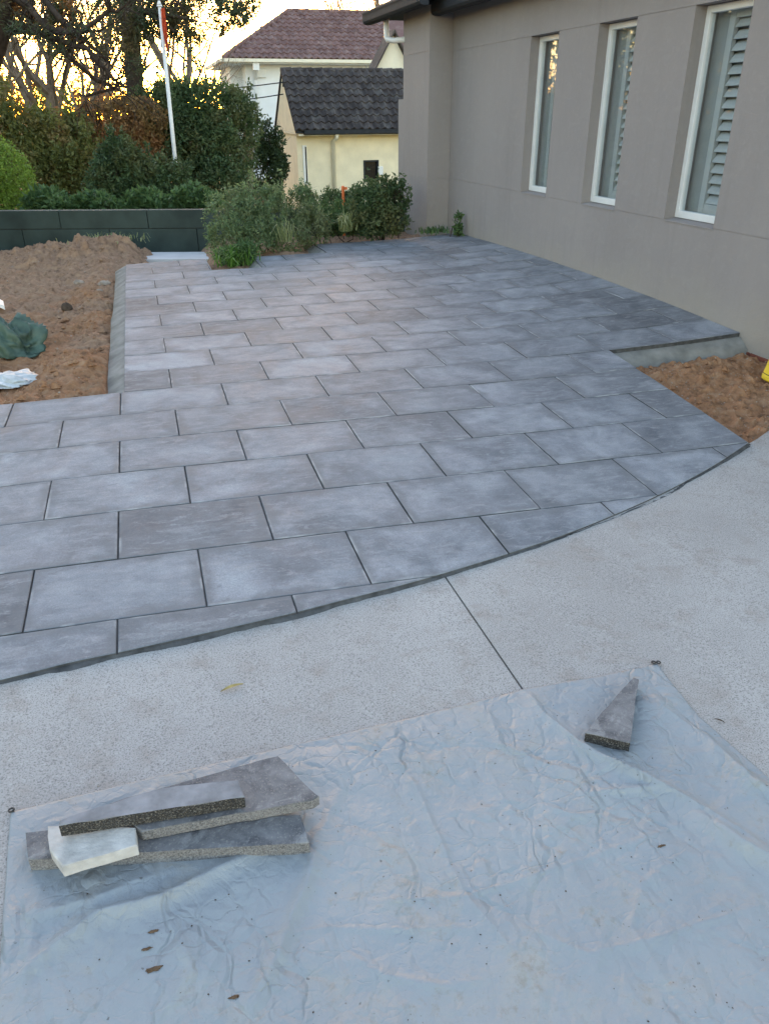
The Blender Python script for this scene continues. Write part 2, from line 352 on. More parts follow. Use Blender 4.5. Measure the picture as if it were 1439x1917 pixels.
# driveway: concrete with a control joint at X = 1.195
def drive_strip(x0, x1):
    xs = np.linspace(x0, x1, max(2, int((x1-x0)/.15))); ys = np.linspace(-6.0, 1.15, 30)
    X, Y = np.meshgrid(xs, np.linspace(0, 1, 30), indexing='ij'); top = np.interp(X, [2.0, 2.944, 3.23, 3.5, 4.5, 9], [.70, .72, .80, .95, 1.6, 4.5]); Y = -6 + (top+6)*Y; return np.stack([X, Y, zd(X, Y)], -1)
drv = tag(empty('driveway'), kind='structure')
for i, (a, b) in enumerate([(-7.0, 1.1915), (1.1985, 9.0)]):
    P = drive_strip(a, b)
    n, m = P.shape[:2]
    # add a skirt on the joint edge so that the saw cut has depth
    e = P[-1:] if i == 0 else P[:1]
    e2 = e.copy(); e2[..., 2] -= .03
    P = np.concatenate([P, e2], 0) if i == 0 else np.concatenate([e2, P], 0)
    grid_mesh('concrete_slab', P, M['concrete'], drv, smooth=False)
jb = MB(); jb.add([(1.185, -6, -.083), (1.205, -6, -.083), (1.205, .3, -.083), (1.185, .3, -.083)], [(0, 1, 2, 3)]); jb.build('joint_base', M['joint'], drv)

# ------------------------------------------------------------------ patio of individual pavers
CURVE = [(-2.4,-.50),(-1.6,-.40),(-.9,-.31),(-.34,-.233),(-.143,-.20),(-.005,-.187),(.186,-.163),(.38,-.138),(.598,-.106),(.77,-.073),(.983,-.034),(1.189,.010),(1.509,.092),(1.775,.168),(2.035,.258),(2.377,.388),(2.659,.512),(2.944,.648),(3.23,.797)]
def smooth_curve(pts, k=4):
    out = []
    for i in range(len(pts)-1):
        p0 = np.array(pts[max(i-1, 0)]); p1 = np.array(pts[i]); p2 = np.array(pts[i+1]); p3 = np.array(pts[min(i+2, len(pts)-1)])
        for j in range(k):
            t = j / k; out.append(.5*((2*p1)+(-p0+p2)*t+(2*p0-5*p1+4*p2-p3)*t*t+(-p0+3*p1-3*p2+p3)*t**3))
    out.append(np.array(pts[-1])); return [tuple(q) for q in out]
SCURVE = smooth_curve(CURVE)
WX = lambda Y: 4.473 - .0119 * Y                     # face of the house wall
zones = [SCURVE + [(3.335, 2.4), (-2.4, 2.4)],
         [(.02, 2.4), (WX(2.4)-.004, 2.4), (WX(6.4)-.004, 6.4), (.02, 6.4)],
         [(.02, 6.4), (.915, 6.4), (.915, 7.2), (.02, 7.12)],
         [(1.46, 6.4), (WX(6.4)-.004, 6.4), (WX(7.2)-.004, 7.2), (1.46, 7.2)],
         [(2.37, 7.2), (WX(7.2)-.004, 7.2), (WX(8)-.004, 8.0), (2.37, 8.0)]]
def clip_rect(poly, x0, x1, y0, y1):
    for ax_, v, sg in ((0, x0, 1), (0, x1, -1), (1, y0, 1), (1, y1, -1)):
        out = []
        for i in range(len(poly)):
            a, b = poly[i], poly[(i+1) % len(poly)]; da = (a[ax_]-v)*sg; db = (b[ax_]-v)*sg
            if da >= 0: out.append(a)
            if (da >= 0) != (db >= 0):
                t = da / (da - db); out.append((a[0]+(b[0]-a[0])*t, a[1]+(b[1]-a[1])*t))
        poly = out
        if len(poly) < 3: return []
    q = []
    for a in poly:
        if not q or abs(a[0]-q[-1][0]) + abs(a[1]-q[-1][1]) > 1e-4: q.append(a)
    if len(q) > 1 and abs(q[0][0]-q[-1][0]) + abs(q[0][1]-q[-1][1]) < 1e-4: q.pop()
    return q
def area(q): return .5 * sum(q[i][0]*q[(i+1) % len(q)][1] - q[(i+1) % len(q)][0]*q[i][1] for i in range(len(q)))
def inset(q, d):
    n = len(q); out = []
    for i in range(n):
        a, b, c = np.array(q[i-1]), np.array(q[i]), np.array(q[(i+1) % n])
        e1 = (b-a)/np.linalg.norm(b-a); e2 = (c-b)/np.linalg.norm(c-b)
        n1 = np.array([-e1[1], e1[0]]); n2 = np.array([-e2[1], e2[0]]); k = n1+n2; L = np.dot(k, n1)
        out.append(tuple(b + d * k / max(L, .5)))
    return out
patio = tag(empty('patio'), kind='structure')
TL, TW, JT = .6, .4, .0058
bed = MB()
for zi, zone in enumerate(zones):
    for k in range(-3, 21):
        y0, y1 = k*TW, (k+1)*TW
        if y1 <= min(q[1] for q in zone)+1e-6 or y0 >= max(q[1] for q in zone)-1e-6: continue
        off = .3 if k % 2 == 0 else 0.0
        for n in range(-5, 9):
            x0 = off + n*TL; x1 = x0 + TL
            raw = clip_rect(zone, x0, x1, y0, y1)
            if len(raw) < 3 or area(raw) < .0015: continue
            bed.add([(a, b, float(zf(a, b)) - .008) for a, b in raw], [tuple(range(len(raw)))])
            jx = JT/2 + rng.uniform(-.001, .001); jy = JT/2 + rng.uniform(-.0012, .0008)
            q = clip_rect(zone, x0+jx, x1-jx, y0+jy, y1-jy)
            if len(q) < 3 or area(q) < .0012: continue
            if area(q) < .012: ins = .0015
            else: ins = .003
            # top with a worn arris, sides, hidden underside
            cx = sum(a for a, b in q)/len(q); cy = sum(b for a, b in q)/len(q)
            tl = rng.normal(0, .0016, 2); dz = rng.normal(0, .0007)
            zz = lambda a, b: float(zf(a, b)) + dz + tl[0]*(a-cx) + tl[1]*(b-cy)
            qi = inset(q, ins); N = len(q)
            cz = zz(cx, cy)
            V = [(a-cx, b-cy, zz(a, b)-cz) for a, b in qi] + [(a-cx, b-cy, zz(a, b)-ins*.9-cz) for a, b in q] + [(a-cx, b-cy, zz(a, b)-.04-cz) for a, b in q]
            F = [tuple(range(N))] + [(i, N+i, N+(i+1) % N, (i+1) % N) for i in range(N)] + [(N+i, 2*N+i, 2*N+(i+1) % N, N+(i+1) % N) for i in range(N)]
            me = bpy.data.meshes.new('paver'); me.from_pydata(V, [], F); me.update()
            uvl = me.uv_layers.new(name='tile')
            for lp in me.loops:
                vx = V[lp.vertex_index]; uvl.data[lp.index].uv = (vx[0]+cx-x0, vx[1]+cy-y0)
            me.materials.append(M['paver']); me.materials.append(M['fillet'])
            for pi in range(N+1, 2*N+1): me.polygons[pi].material_index = 1
            o = link('paver', me, None, patio); o.location = (cx, cy, cz)
bed.build('joint_bed', M['joint'], patio)
# mortar fillet along the curved edge of the paving
def strip(name, rows, mat, parent, smooth=True):
    return grid_mesh(name, np.array(rows, float), mat, parent, smooth)
cr = []; fc = smooth_curve(CURVE, 14)
for i, (x, y) in enumerate(fc):
    a = np.array(fc[max(i-1, 0)]); b = np.array(fc[min(i+1, len(fc)-1)]); t = (b-a)/np.linalg.norm(b-a); nn = np.array([t[1], -t[0]])
    wv = .006 + .034*max(0, float(vn(i*.07, 3.3, 5))-.48) + .005*float(vn(i*.5, 1.3, 9))
    zt_ = float(zf(x, y)); p0 = np.array([x, y])
    row = []
    for f, k in ((-.004, 0), (.003, .0), (.5*wv, .45), (.85*wv, .8), (wv+.002, 1.05)):
        q = p0 + nn*f; zz_ = (zt_-.010)*(1-k) + (float(zd(q[0]))+.0005)*k + (.0035*(float(vn(i*.9+f*60, k*4+1.7, 12))-.5) if 0 < k < 1 else 0)
        row.append((*q, zz_))
    cr.append(row)
strip('mortar_fillet', cr, M['fillet'], patio)
# mortar haunches along the raised edges
def haunch(pts, out, w0, drop, top=.012, wob=.012):
    rows = []; L = 0
    P = []
    for i in range(len(pts)-1):
        n = max(2, int(np.hypot(*(np.array(pts[i+1])-np.array(pts[i])))/.05))
        for j in range(n + (i == len(pts)-2)): P.append(np.array(pts[i])*(1-j/n)+np.array(pts[i+1])*j/n)
    for i, q in enumerate(P):
        o = np.array(out); ww = w0*(.9+.25*float(vn(i*.12, 7.7, 3))); z = zf(*q)
        rows.append([(*(q-o*.004), z-top), (*(q+o*.012), z-top-.003), (*(q+o*ww*.9), z-drop*.8+wob*(float(vn(i*.3, 2.1, 4))-.5)), (*(q+o*ww), z-drop-.08)])
    return strip('mortar_haunch', rows, M['mortar'], patio)
haunch([(.02, 7.12), (.02, 2.402)], (-1, 0), .125, .085)
haunch([(3.335, 2.398), (WX(2.4), 2.398)], (0, -1), .12, .13, .030)
haunch([(1.46, 7.2), (1.46, 6.41)], (-1, 0), .12, .09)
haunch([(2.37, 8.0), (2.37, 7.21)], (-1, 0), .12, .09)
haunch([(3.235, .80), (3.335, 2.398)], (1, -.06), .02, .05, .01)

# ------------------------------------------------------------------ soil
def soil(name, x0, x1, y0, y1, res, hf, keepf=None):
    xs = np.arange(x0, x1+1e-6, res); ys = np.arange(y0, y1+1e-6, res); X, Y = np.meshgrid(xs, ys, indexing='ij')
    Z = hf(X, Y); kp = None
    if keepf is not None:
        Xc = (X[:-1, :-1]+X[1:, 1:])/2; Yc = (Y[:-1, :-1]+Y[1:, 1:])/2; kp = keepf(Xc, Yc)
    return tag(grid_mesh(name, np.stack([X, Y, Z], -1), M['soil'], None, True, kp), kind='structure')
def clod(X, Y, s):
    return .045*(fbm(X*3.2, Y*3.2, s, 5)) + .075*np.maximum(0, fbm(X*8, Y*8, s+20, 5)) + .05*np.maximum(0, ridge(X*5, Y*5, s+40, 3)-.5) - .07*np.maximum(0, fbm(X*6+4, Y*6, s+60, 3)-.04) + .03*fbm(X*24, Y*24, s+9, 4)
def yard(X, Y):
    z = -.085 - .020*np.clip(Y-3, 0, 12)
    z = z + .045*np.exp(-((Y-2.5)/.28)**2)                                   # heaped against the paved wing
    z = z + .09*np.exp(-(((X+.38)/.25)**2 + ((Y-3.1)/.6)**2))                 # sand spoil beside the haunch
    z = z + .05*np.exp(-((X+.25)/.16)**2) * np.clip((Y-2.5)/.5, 0, 1)
    a = X + .55; b = Y - 9.3
    z = z + .13*np.exp(-((a/1.1)**2 + (b/.75)**2)) + .09*np.exp(-(((a-.05)/.42)**2 + ((b-.1)/.35)**2)) + .07*np.exp(-(((a+.55)/.3)**2 + ((b-.15)/.3)**2))
    z = z + 1.9*clod(X, Y, 3) * (1 + .9*np.exp(-((a/1.2)**2 + (b/.8)**2)))
    z = z - .5*np.clip((Y - 10.0 + .297*(X+.5)), 0, .6)                        # dips under the path
    return z
def yard2(X, Y):
    z = yard(X, Y); z = np.where((X > -.12) & (Y < 7.6), np.minimum(z, -.05), z)
    return z - .30*np.clip((X-.05)/.5, 0, 1)*np.clip((Y-7.6)/1.2, 0, 1)
soil('yard_soil', -3.4, 1.0, 2.41, 10.6, .021, yard2, lambda X, Y: (X < -.0) | (Y > 7.10))
def bedz(X, Y): return -.35*np.clip((1.2-X)/.3, 0, 1)*np.clip((Y-7.2)/.3, 0, 1) + zf(X, np.minimum(Y, 8.0)) - .075 - .045*np.clip(Y-8.1, 0, 5) + 1.0*clod(X, Y, 8) + .05*np.exp(-(((X-1.95)/.3)**2+((Y-7.5)/.2)**2)) + .05*np.exp(-((Y-8.12)/.12)**2)*(X > 2.5)
soil('bed_soil', .9, 2.40, 6.402, 10.0, .025, bedz, lambda X, Y: ~((X > 1.47) & (Y < 7.2)))
soil('bed_soil', 2.40, 4.6, 8.003, 10.0, .03, bedz)
def pocket(X, Y):
    e = np.clip((Y-.4)/1.6, 0, 1)
    z = zf(X, Y)*0 - .135 + .03*e + 1.6*clod(X, Y, 15) + .04*np.exp(-(((X-3.75)/.28)**2+((Y-2.0)/.22)**2)) + .03*np.exp(-(((X-4.1)/.3)**2+((Y-1.3)/.3)**2))
    ed = 3.235 + (Y-.8)*.0625
    return np.where(X < ed + .06, np.minimum(z, zf(X, Y) - .03), z)
soil('pocket_soil', 3.22, 4.60, .70, 2.40, .009, pocket, lambda X, Y: (X > 3.24 + (Y-.8)*.0625) & (Y > .80 + (X-3.23)*.56))
# paved path in front of the low wall
def along(D, s, z):                       # point at depth D along the view, s metres to the right of the line X=0 there
    return (CAM[0] + HD[0]*D + HD[1]*s, CAM[1] + HD[1]*D - HD[0]*s, z)
pm = MB()
for i in range(-4, 6):
    a, b = i*1.4+.01-1.0, (i+1)*1.4-.01-1.0
    if i >= 4: continue
    pm = MB(); pm.prism([along(11.75, a, -.262), along(11.75, b, -.262), along(10.95, b, -.235), along(10.95, a, -.235)], [along(11.75, a, -.42), along(11.75, b, -.42), along(10.95, b, -.42), along(10.95, a, -.42)])
    if i == -4: path = tag(empty('path'), kind='structure')
    pm.build('slab', M['path'], path)

# ------------------------------------------------------------------ the rendered house
house = tag(empty('house', (4.473, 0, 0), .0119), 'grey rendered house wall with three tall recessed windows beside the patio', 'house')
ZL, ZU, GR = .728, 2.2255, .0025
WIN = [(5.612, 6.210), (4.285, 4.880), (2.910, 3.533)]
TH = .30; Y0, Y1 = -1.5, 8.40
wl = MB()
wl.box(0, TH, Y0, Y1, -.55, ZL-GR); wl.box(0, TH, Y0, Y1, ZU+GR, 3.0)
wl.box(.005, TH, Y1-.001, Y1+.2, -.5, 2.9)
ys = [Y0] + [v for a, b in sorted(WIN) for v in (a, b)] + [Y1]
for i in range(0, len(ys), 2):
    wl.box(0, TH, ys[i], ys[i+1], ZL+GR, ZU-GR); wl.box(.004, TH-.01, ys[i]+.003, ys[i+1]-.003, ZL-GR, ZL+GR); wl.box(.004, TH-.01, ys[i]+.003, ys[i+1]-.003, ZU-GR, ZU+GR)
wl.build('wall', M['render'], house)
# projecting pier at the far end
pr_ = MB(); PX = -.318
for z0, z1, yb in ((-.5, ZL-GR, 9.66), (ZL+GR, 1.70, 9.66), (1.70, ZU-GR, 9.44), (ZU+GR, 2.72, 9.44)):
    pr_.box(PX, -.001, Y1, yb, z0, z1)
pr_.box(PX+.004, -.01, Y1+.004, 9.60, ZL-GR, ZL+GR); pr_.box(PX+.004, -.01, Y1+.004, 9.40, ZU-GR, ZU+GR)
pr_.build('pier', M['render'], house)
fm = MB(); fm.box(.02, .2, .4, 2.42, -.60, -.56); fm.build('footing', M['brick'], house)
for k in range(8):
    b = MB(); b.box(-.012, .1, .62+k*.235, .62+k*.235+.225, -.135, -.065); b.build('brick', M['brick'], house, .004)
def window(a, b, idx):
    z0, z1 = ZL+GR, ZU-GR; D0, D1 = .10, .155; fw = .048
    f = MB(); f.box(D0, D1, a, a+fw, z0+.012, z1); f.box(D0, D1, b-fw, b, z0+.012, z1)
    f.box(D0, D1, a+fw, b-fw, z0+.012, z0+.012+fw*1.15); f.box(D0, D1, a+fw, b-fw, z1-fw, z1)
    win = f.build('window', M['white_frame'], house, .004)
    s = MB(); s.add([(-.006, a+.002, z0-.004), (-.006, b-.002, z0-.004), (D0+.03, b-.002, z0+.011), (D0+.03, a+.002, z0+.011), (-.006, a+.002, z0-.012), (-.006, b-.002, z0-.012), (D0+.03, b-.002, z0-.001), (D0+.03, a+.002, z0-.001)],
                    [(0,1,2,3),(7,6,5,4),(0,4,5,1),(1,5,6,2),(2,6,7,3),(3,7,4,0)]); s.build('sill', M['render'], win)
    p = MB(); p.box(D0+.022, D0+.027, a+fw-.004, b-fw+.004, z0+.06, z1-fw+.004); p.build('pane', M['glass'], win)
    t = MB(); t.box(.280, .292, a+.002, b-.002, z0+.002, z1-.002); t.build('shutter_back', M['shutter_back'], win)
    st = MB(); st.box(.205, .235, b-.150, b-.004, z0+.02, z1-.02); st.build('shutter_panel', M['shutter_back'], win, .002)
    st = MB(); st.box(.197, .237, b-.215, b-.155, z0+.02, z1-.02); st.build('shutter_stile', M['shutter'], win, .002)
    st = MB(); st.box(.200, .235, a+.004, b-.217, z1-.09, z1-.02); st.build('shutter_rail', M['shutter'], win, .002)
    st = MB(); st.box(.200, .235, a+.004, b-.217, z0+.02, z0+.13); st.build('shutter_rail', M['shutter'], win, .002)
    me = None; n = 17
    for k in range(n):
        zc = z0+.165 + k*(z1-z0-.285)/(n-1)
        if me is None:
            q = MB(); hw = (b-.219-a-.008)/2; c, s_ = math.cos(.95), math.sin(.95)
            pr = [(-.038, .0), (-.02, .0045), (.02, .0045), (.038, 0), (.02, -.0045), (-.02, -.0045)]
            ring = [(x*c - z*s_, x*s_ + z*c) for x, z in pr]
            q.prism([(x, -hw, z) for x, z in ring], [(x, hw, z) for x, z in ring]); o = q.build('slat', M['shutter'], win); me = o.data
        else: o = link('slat', me, None, win)
        o.location = (.226, (a+.004+b-.219)/2, zc)
for i, (a, b) in enumerate(WIN): window(a, b, i)
# eaves and gutters
def gutter(name, x0, x1, y0, y1, zb, zt):
    prof = [(x0, zt), (x0, zb+.035), (x0+.02, zb+.01), (x0+.05, zb), (x1, zb), (x1, zt)]
    g = MB(); g.prism([(x, y0, z) for x, z in prof], [(x, y1, z) for x, z in prof]); return g.build(name, M['charcoal'], house)
gutter('gutter', -.315, -.20, Y0, 8.385, 2.60, 2.745)
gutter('gutter', -.64, -.52, 7.9, 10.35, 2.66, 2.81)
sf = MB(); sf.box(-.20, .02, Y0, 8.385, 2.66, 2.675); sf.box(-.52, -.0, 8.41, 10.33, 2.725, 2.74); sf.build('soffit', M['charcoal'], house)
rf = MB(); rf.add([(-.33, Y0, 2.72), (-.33, 8.38, 2.72), (2.2, 8.38, 3.75), (2.2, Y0, 3.75), (-.33, Y0, 2.74), (-.33, 8.38, 2.74), (2.2, 8.38, 3.77), (2.2, Y0, 3.77)], [(0,1,2,3),(7,6,5,4),(0,4,5,1),(1,5,6,2),(2,6,7,3),(3,7,4,0)])
rf.add([(-.65, 7.9, 2.78), (-.65, 10.35, 2.78), (2.2, 10.35, 3.95), (2.2, 7.9, 3.95), (-.65, 7.9, 2.80), (-.65, 10.35, 2.80), (2.2, 10.35, 3.97), (2.2, 7.9, 3.97)], [(0,1,2,3),(7,6,5,4),(0,4,5,1),(1,5,6,2),(2,6,7,3),(3,7,4,0)])
rf.build('roof', M['charcoal'], house)
fa_ = MB(); fa_.box(-.50, -.47, 7.92, 8.40, 2.74, 2.86); fa_.box(-.52, .6, 7.905, 7.935, 2.745, 3.02); fa_.box(-.46, .0, 8.39, 8.43, 2.74, 3.0); fa_.box(-.19, -.16, Y0, 8.38, 2.68, 2.77); fa_.build('fascia', M['charcoal'], house)
dp = MB(); dp.tube([(-.47, 9.75, 2.68), (-.47, 9.75, 2.47), (-.46, 9.72, 2.44), (-.40, 9.6, 2.42), (-.30, 9.40, 2.42)], .036, 10); dp.build('downpipe', M['white_frame'], house, smooth=True)

# ------------------------------------------------------------------ low dark green wall of big panels
gw = tag(empty('garden_wall', along(12.26, 0, -.3)), 'low dark green garden wall of wide panels behind the bare yard', 'wall')
gw.rotation_euler = (0, 0, EUL[2])
def gpanel(x0, x1, z0, z1, d=0):
    b = MB(); b.box(x0+.005, x1-.005, d, .16, z0+.004, z1-.004); return b.build('panel', M['gwall'], gw, .006)
x = -6.2
while x < 2.9:
    gpanel(x, x+1.32, .30, .565, rng.uniform(-.004, .004)); x += 1.32
x = -6.8
while x < 2.9:
    gpanel(x, x+1.32, -.10, .30, rng.uniform(-.004, .004)); x += 1.32
b = MB(); b.box(-6.3, 3.3, .03, .13, -.1, .55); b.build('core', M['joint'], gw)

# ------------------------------------------------------------------ neighbouring buildings
def rebase(e, base):
    base = Vector(base); e.location = base
    for c in e.children: c.location = c.location - base
def roof_tiles(parent, mat, E, u, s, n_cols, n_rows, pw, pl, ok=None):
    u = Vector(u).normalized(); s = Vector(s).normalized(); nn = u.cross(s)
    mb = MB(); K = 7; top = []; low = []
    for j in range(2):
        for i in range(K):
            xx = i/(K-1); zz = .07*(.5-.5*math.cos(2*math.pi*min(1, xx*1.25))) if xx < .8 else 0
            top.append((xx*pw, (-.03 if j == 0 else pl*1.08), zz + (.05 if j == 0 else .004)))
            if j == 0: low.append((xx*pw, -.03, zz + .004))
    V = top + low; F = [(i, i+1, K+i+1, K+i) for i in range(K-1)] + [(2*K+i, 2*K+i+1, i+1, i) for i in range(K-1)]
    mb.add(V, F); me = mb.mesh('roof_tile'); me.materials.append(mat)
    R3 = Matrix((u, s, nn)).transposed()
    for r in range(n_rows):
        for c in range(n_cols):
            if ok and not ok((c+.5)*pw, (r+.5)*pl): continue
            o = link('roof_tile', me, None, parent); L = Vector(E) + u*(c*pw) + s*(r*pl) + nn*rng.uniform(0, .006)
            o.matrix_local = Matrix.Translation(L) @ R3.to_4x4()
# cream garage
YG = 23.0
e0 = ony(553, 245, YG); e1 = ony(790, 236, YG); zE = e0[2]
far = 3.95; rise = ony(530, 133, YG + far/2)[2] - zE
gx0, gx1 = e0[0], e1[0] + .6; zb = -1.7; yr = YG + far/2
gar = tag(empty('garage'), 'small cream garage with dark tiled gable roof beyond the shrubs', 'garage')
wl = MB(); ov = .42; wx0 = gx0 + .10; wy0, wy1 = YG + ov, YG + far - ov
o_ = ony(680, 300, wy0); o2 = ony(709, 340, wy0)          # window opening
wl.box(wx0, o_[0], wy0, wy1, zb, zE-.02); wl.box(o2[0], gx1-.1, wy0, wy1, zb, zE-.02); wl.box(o_[0], o2[0], wy0, wy1, o_[2], zE-.02); wl.box(o_[0], o2[0], wy0, wy1, zb, o2[2])
wl.box(o_[0]-.01, o2[0]+.01, wy0+.2, wy1-.2, o2[2]-.01, o_[2]+.01)
wl.build('wall', M['cream'], gar)
gp = MB(); gp.prism([(gx0+.04, YG+.10, zE-.10), (gx0+.04, YG+far-.10, zE-.10), (gx0+.04, yr, zE+rise-.12)], [(wx0+.3, YG+.10, zE-.10), (wx0+.3, YG+far-.10, zE-.10), (wx0+.3, yr, zE+rise-.12)]); gp.build('gable', M['cream'], gar)
slab = MB()
for sg in (-1, 1):
    ye = yr + sg*far/2
    slab.prism([(gx0, ye, zE), (gx1, ye, zE), (gx1, yr, zE+rise), (gx0, yr, zE+rise)], [(gx0, ye, zE-.07), (gx1, ye, zE-.07), (gx1, yr, zE+rise-.07), (gx0, yr, zE+rise-.07)])
rf = slab.build('roof', M['charcoal'], gar)
sl_ = math.hypot(far/2, rise); npl = 9; pl = sl_/npl; ncol = int((gx1-gx0)/.235)
roof_tiles(gar, M['tile_dark'], (gx0, YG-.02, zE+.01), (1, 0, 0), (0, far/2, rise), ncol, npl, (gx1-gx0)/ncol, pl)
rc = MB()
for i in range(14):
    L = (gx1-gx0)/14; a = gx0 + i*L; rc = MB(); rc.tube([(a, yr, zE+rise+.01), (a+L*1.04, yr, zE+rise+.03)], .085, 8); rc.build('ridge_cap', M['tile_dark'], gar)
g = MB(); g.prism([(gx0+.25, YG-.13, zE+.02), (gx0+.25, YG-.13, zE-.09), (gx0+.25, YG, zE-.12), (gx0+.25, YG+.02, zE+.02)], [(gx1, YG-.13, zE+.02), (gx1, YG-.13, zE-.09), (gx1, YG, zE-.12), (gx1, YG+.02, zE+.02)]); g.build('gutter', M['charcoal'], gar)
fs = MB(); fs.box(gx0+.1, gx1, YG+.03, wy0+.05, zE-.14, zE-.09); fs.build('soffit', M['cream_pale'], gar)
d0 = ony(623, 255, wy0-.06)
g = MB(); g.tube([(d0[0]+.05, YG-.03, zE-.10), (d0[0]+.04, YG+.05, zE-.2), (d0[0], wy0-.07, zE-.32), (d0[0], wy0-.07, zb)], .062, 10); g.build('downpipe', M['cream_pale'], gar, smooth=True)
s0 = ony(566, 272, wy0-.01); s1 = ony(577, 345, wy0-.01)
g = MB(); g.box(s0[0], s1[0], wy0-.03, wy0+.04, s1[2], s0[2]); wn = g.build('window', M['white_frame'], gar); g = MB(); g.box(s0[0]+.07, s1[0]-.015, wy0-.034, wy0-.028, s1[2]+.04, s0[2]-.04); g.build('pane', M['window_dark'], wn)
g = MB(); g.box(o_[0], o2[0], wy0+.09, wy0+.12, o2[2], o_[2]); wn = g.build('window', M['window_dark'], gar)
g = MB(); fw = .05
for bx in ((o_[0]-.0, o_[0]+fw, o2[2], o_[2]), (o2[0]-fw, o2[0], o2[2], o_[2]), (o_[0]+fw, o2[0]-fw, o_[2]-fw, o_[2])): g.box(bx[0], bx[1], wy0-.012, wy0+.06, bx[2], bx[3])
g.build('frame', M['charcoal'], wn)
mb_ = ony(712, 318, wy0-.1); g = MB(); g.box(mb_[0]-.07, mb_[0]+.09, wy0-.12, wy0-.001, mb_[2]-.16, mb_[2]+.10); g.build('meter_box', M['white_frame'], gar, .02)
vb = ony(655, 253, wy0-.02); g = MB(); g.box(vb[0]-.24, vb[0]+.24, wy0-.03, wy0-.001, vb[2]-.07, vb[2]+.07); g.build('vent', M['cream_pale'], gar)
bk = ony(521, 155, yr); g = MB(); g.box(gx0-.02, gx0+.06, yr-.4, yr-.3, bk[2]-.12, bk[2]+.06); g.build('service_bracket', M['charcoal'], gar)
rebase(gar, (gx0, YG, zb))

# white two storey house with a red tiled hip roof
YH = 42.0
c0 = ony(418, 109, YH); r0 = ony(540, 22, YH + 4.2); r1 = ony(760, 29, YH + 4.2)
hz = c0[2]; hx0 = c0[0]; hx1 = r1[0] + 4; hr = r0[2] - hz; hyr = YH + 4.2; wz = -2.0
wh = tag(empty('white_house'), 'two storey white house with weathered red tiled hip roof', 'house')
wl = MB(); wl.box(hx0+1.15, hx1-.5, YH+.75, YH+7.6, wz, hz-.10); wl.box(hx0+.55, hx0+1.15, YH+2.4, YH+7.2, wz, hz-.10); wl.build('wall', M['white_wall'], wh)
ro = MB(); ro.prism([(hx0, YH, hz), (hx1, YH, hz), (hx1, hyr, hz+hr), (r0[0], hyr, hz+hr)], [(hx0, YH, hz-.12), (hx1, YH, hz-.12), (hx1, hyr, hz+hr-.12), (r0[0], hyr, hz+hr-.12)])
ro.add([(hx0, YH, hz), (r0[0], hyr, hz+hr), (hx0, YH+8.4, hz), (hx1, YH+8.4, hz), (hx1, hyr, hz+hr)], [(0, 1, 2), (1, 4, 3, 2)])
ro.build('roof', M['tile_red'], wh)
sl2 = math.hypot(4.2, hr); nr = 11; pl2 = sl2/nr; pw2 = .33; ncl = int((hx1-hx0)/pw2)
hipx = (r0[0]-hx0)/sl2; vis = ony(735, 60, YH)[0] - hx0 + .5
roof_tiles(wh, M['tile_red'], (hx0, YH-.02, hz+.015), (1, 0, 0), (0, 4.2, hr), ncl, nr, pw2, pl2, lambda x, y: x > hipx*y and x < vis)
g = MB(); g.box(hx0-.05, hx1, YH-.16, YH-.02, hz-.15, hz-.005); g.box(hx0-.16, hx0-.02, YH-.16, YH+8.4, hz-.15, hz-.005); g.build('gutter', M['cream_pale'], wh)
g = MB(); g.box(hx0+.05, hx1, YH+.02, YH+.9, hz-.2, hz-.13); g.box(hx0+.05, hx0+1.2, YH+.9, YH+8, hz-.2, hz-.13); g.build('soffit', M['white_wall'], wh)
for i in range(12):
    t0, t1 = i/12, (i+1.04)/12; q = MB(); q.tube([(hx0+(r0[0]-hx0)*t0, YH+4.2*t0, hz+hr*t0+.03), (hx0+(r0[0]-hx0)*t1, YH+4.2*t1, hz+hr*t1+.06)], .12, 8); q.build('hip_cap', M['tile_red'], wh)
for i in range(18):
    L = .55; a = r0[0] + i*L; q = MB(); q.tube([(a, hyr, hz+hr+.02), (a+L*1.04, hyr, hz+hr+.05)], .13, 8); q.build('ridge_cap', M['tile_red'], wh)
dpx = ony(476, 120, YH+.6)[0]; g = MB(); g.box(dpx-.16, dpx+.16, YH-.05, YH+.25, hz-.5, hz-.16); g.tube([(dpx, YH+.1, hz-.45), (dpx, YH+.62, hz-.9), (dpx, YH+.62, wz)], .09, 8); g.build('downpipe', M['white_frame'], wh)
bx_ = ony(487, 137, YH+.7); g = MB(); g.box(bx_[0]-.28, bx_[0]+.28, YH+.62, YH+.76, bx_[2]-.2, bx_[2]+.2); g.build('meter_box', M['white_frame'], wh, .02)
bx0 = ony(686, 125, YH+.7)[0]; g = MB(); g.box(bx0, bx0+.35, YH+.55, YH+.76, hz-3, hz-.2); g.build('pilaster', M['white_wall'], wh)
rebase(wh, (hx0, YH, wz))

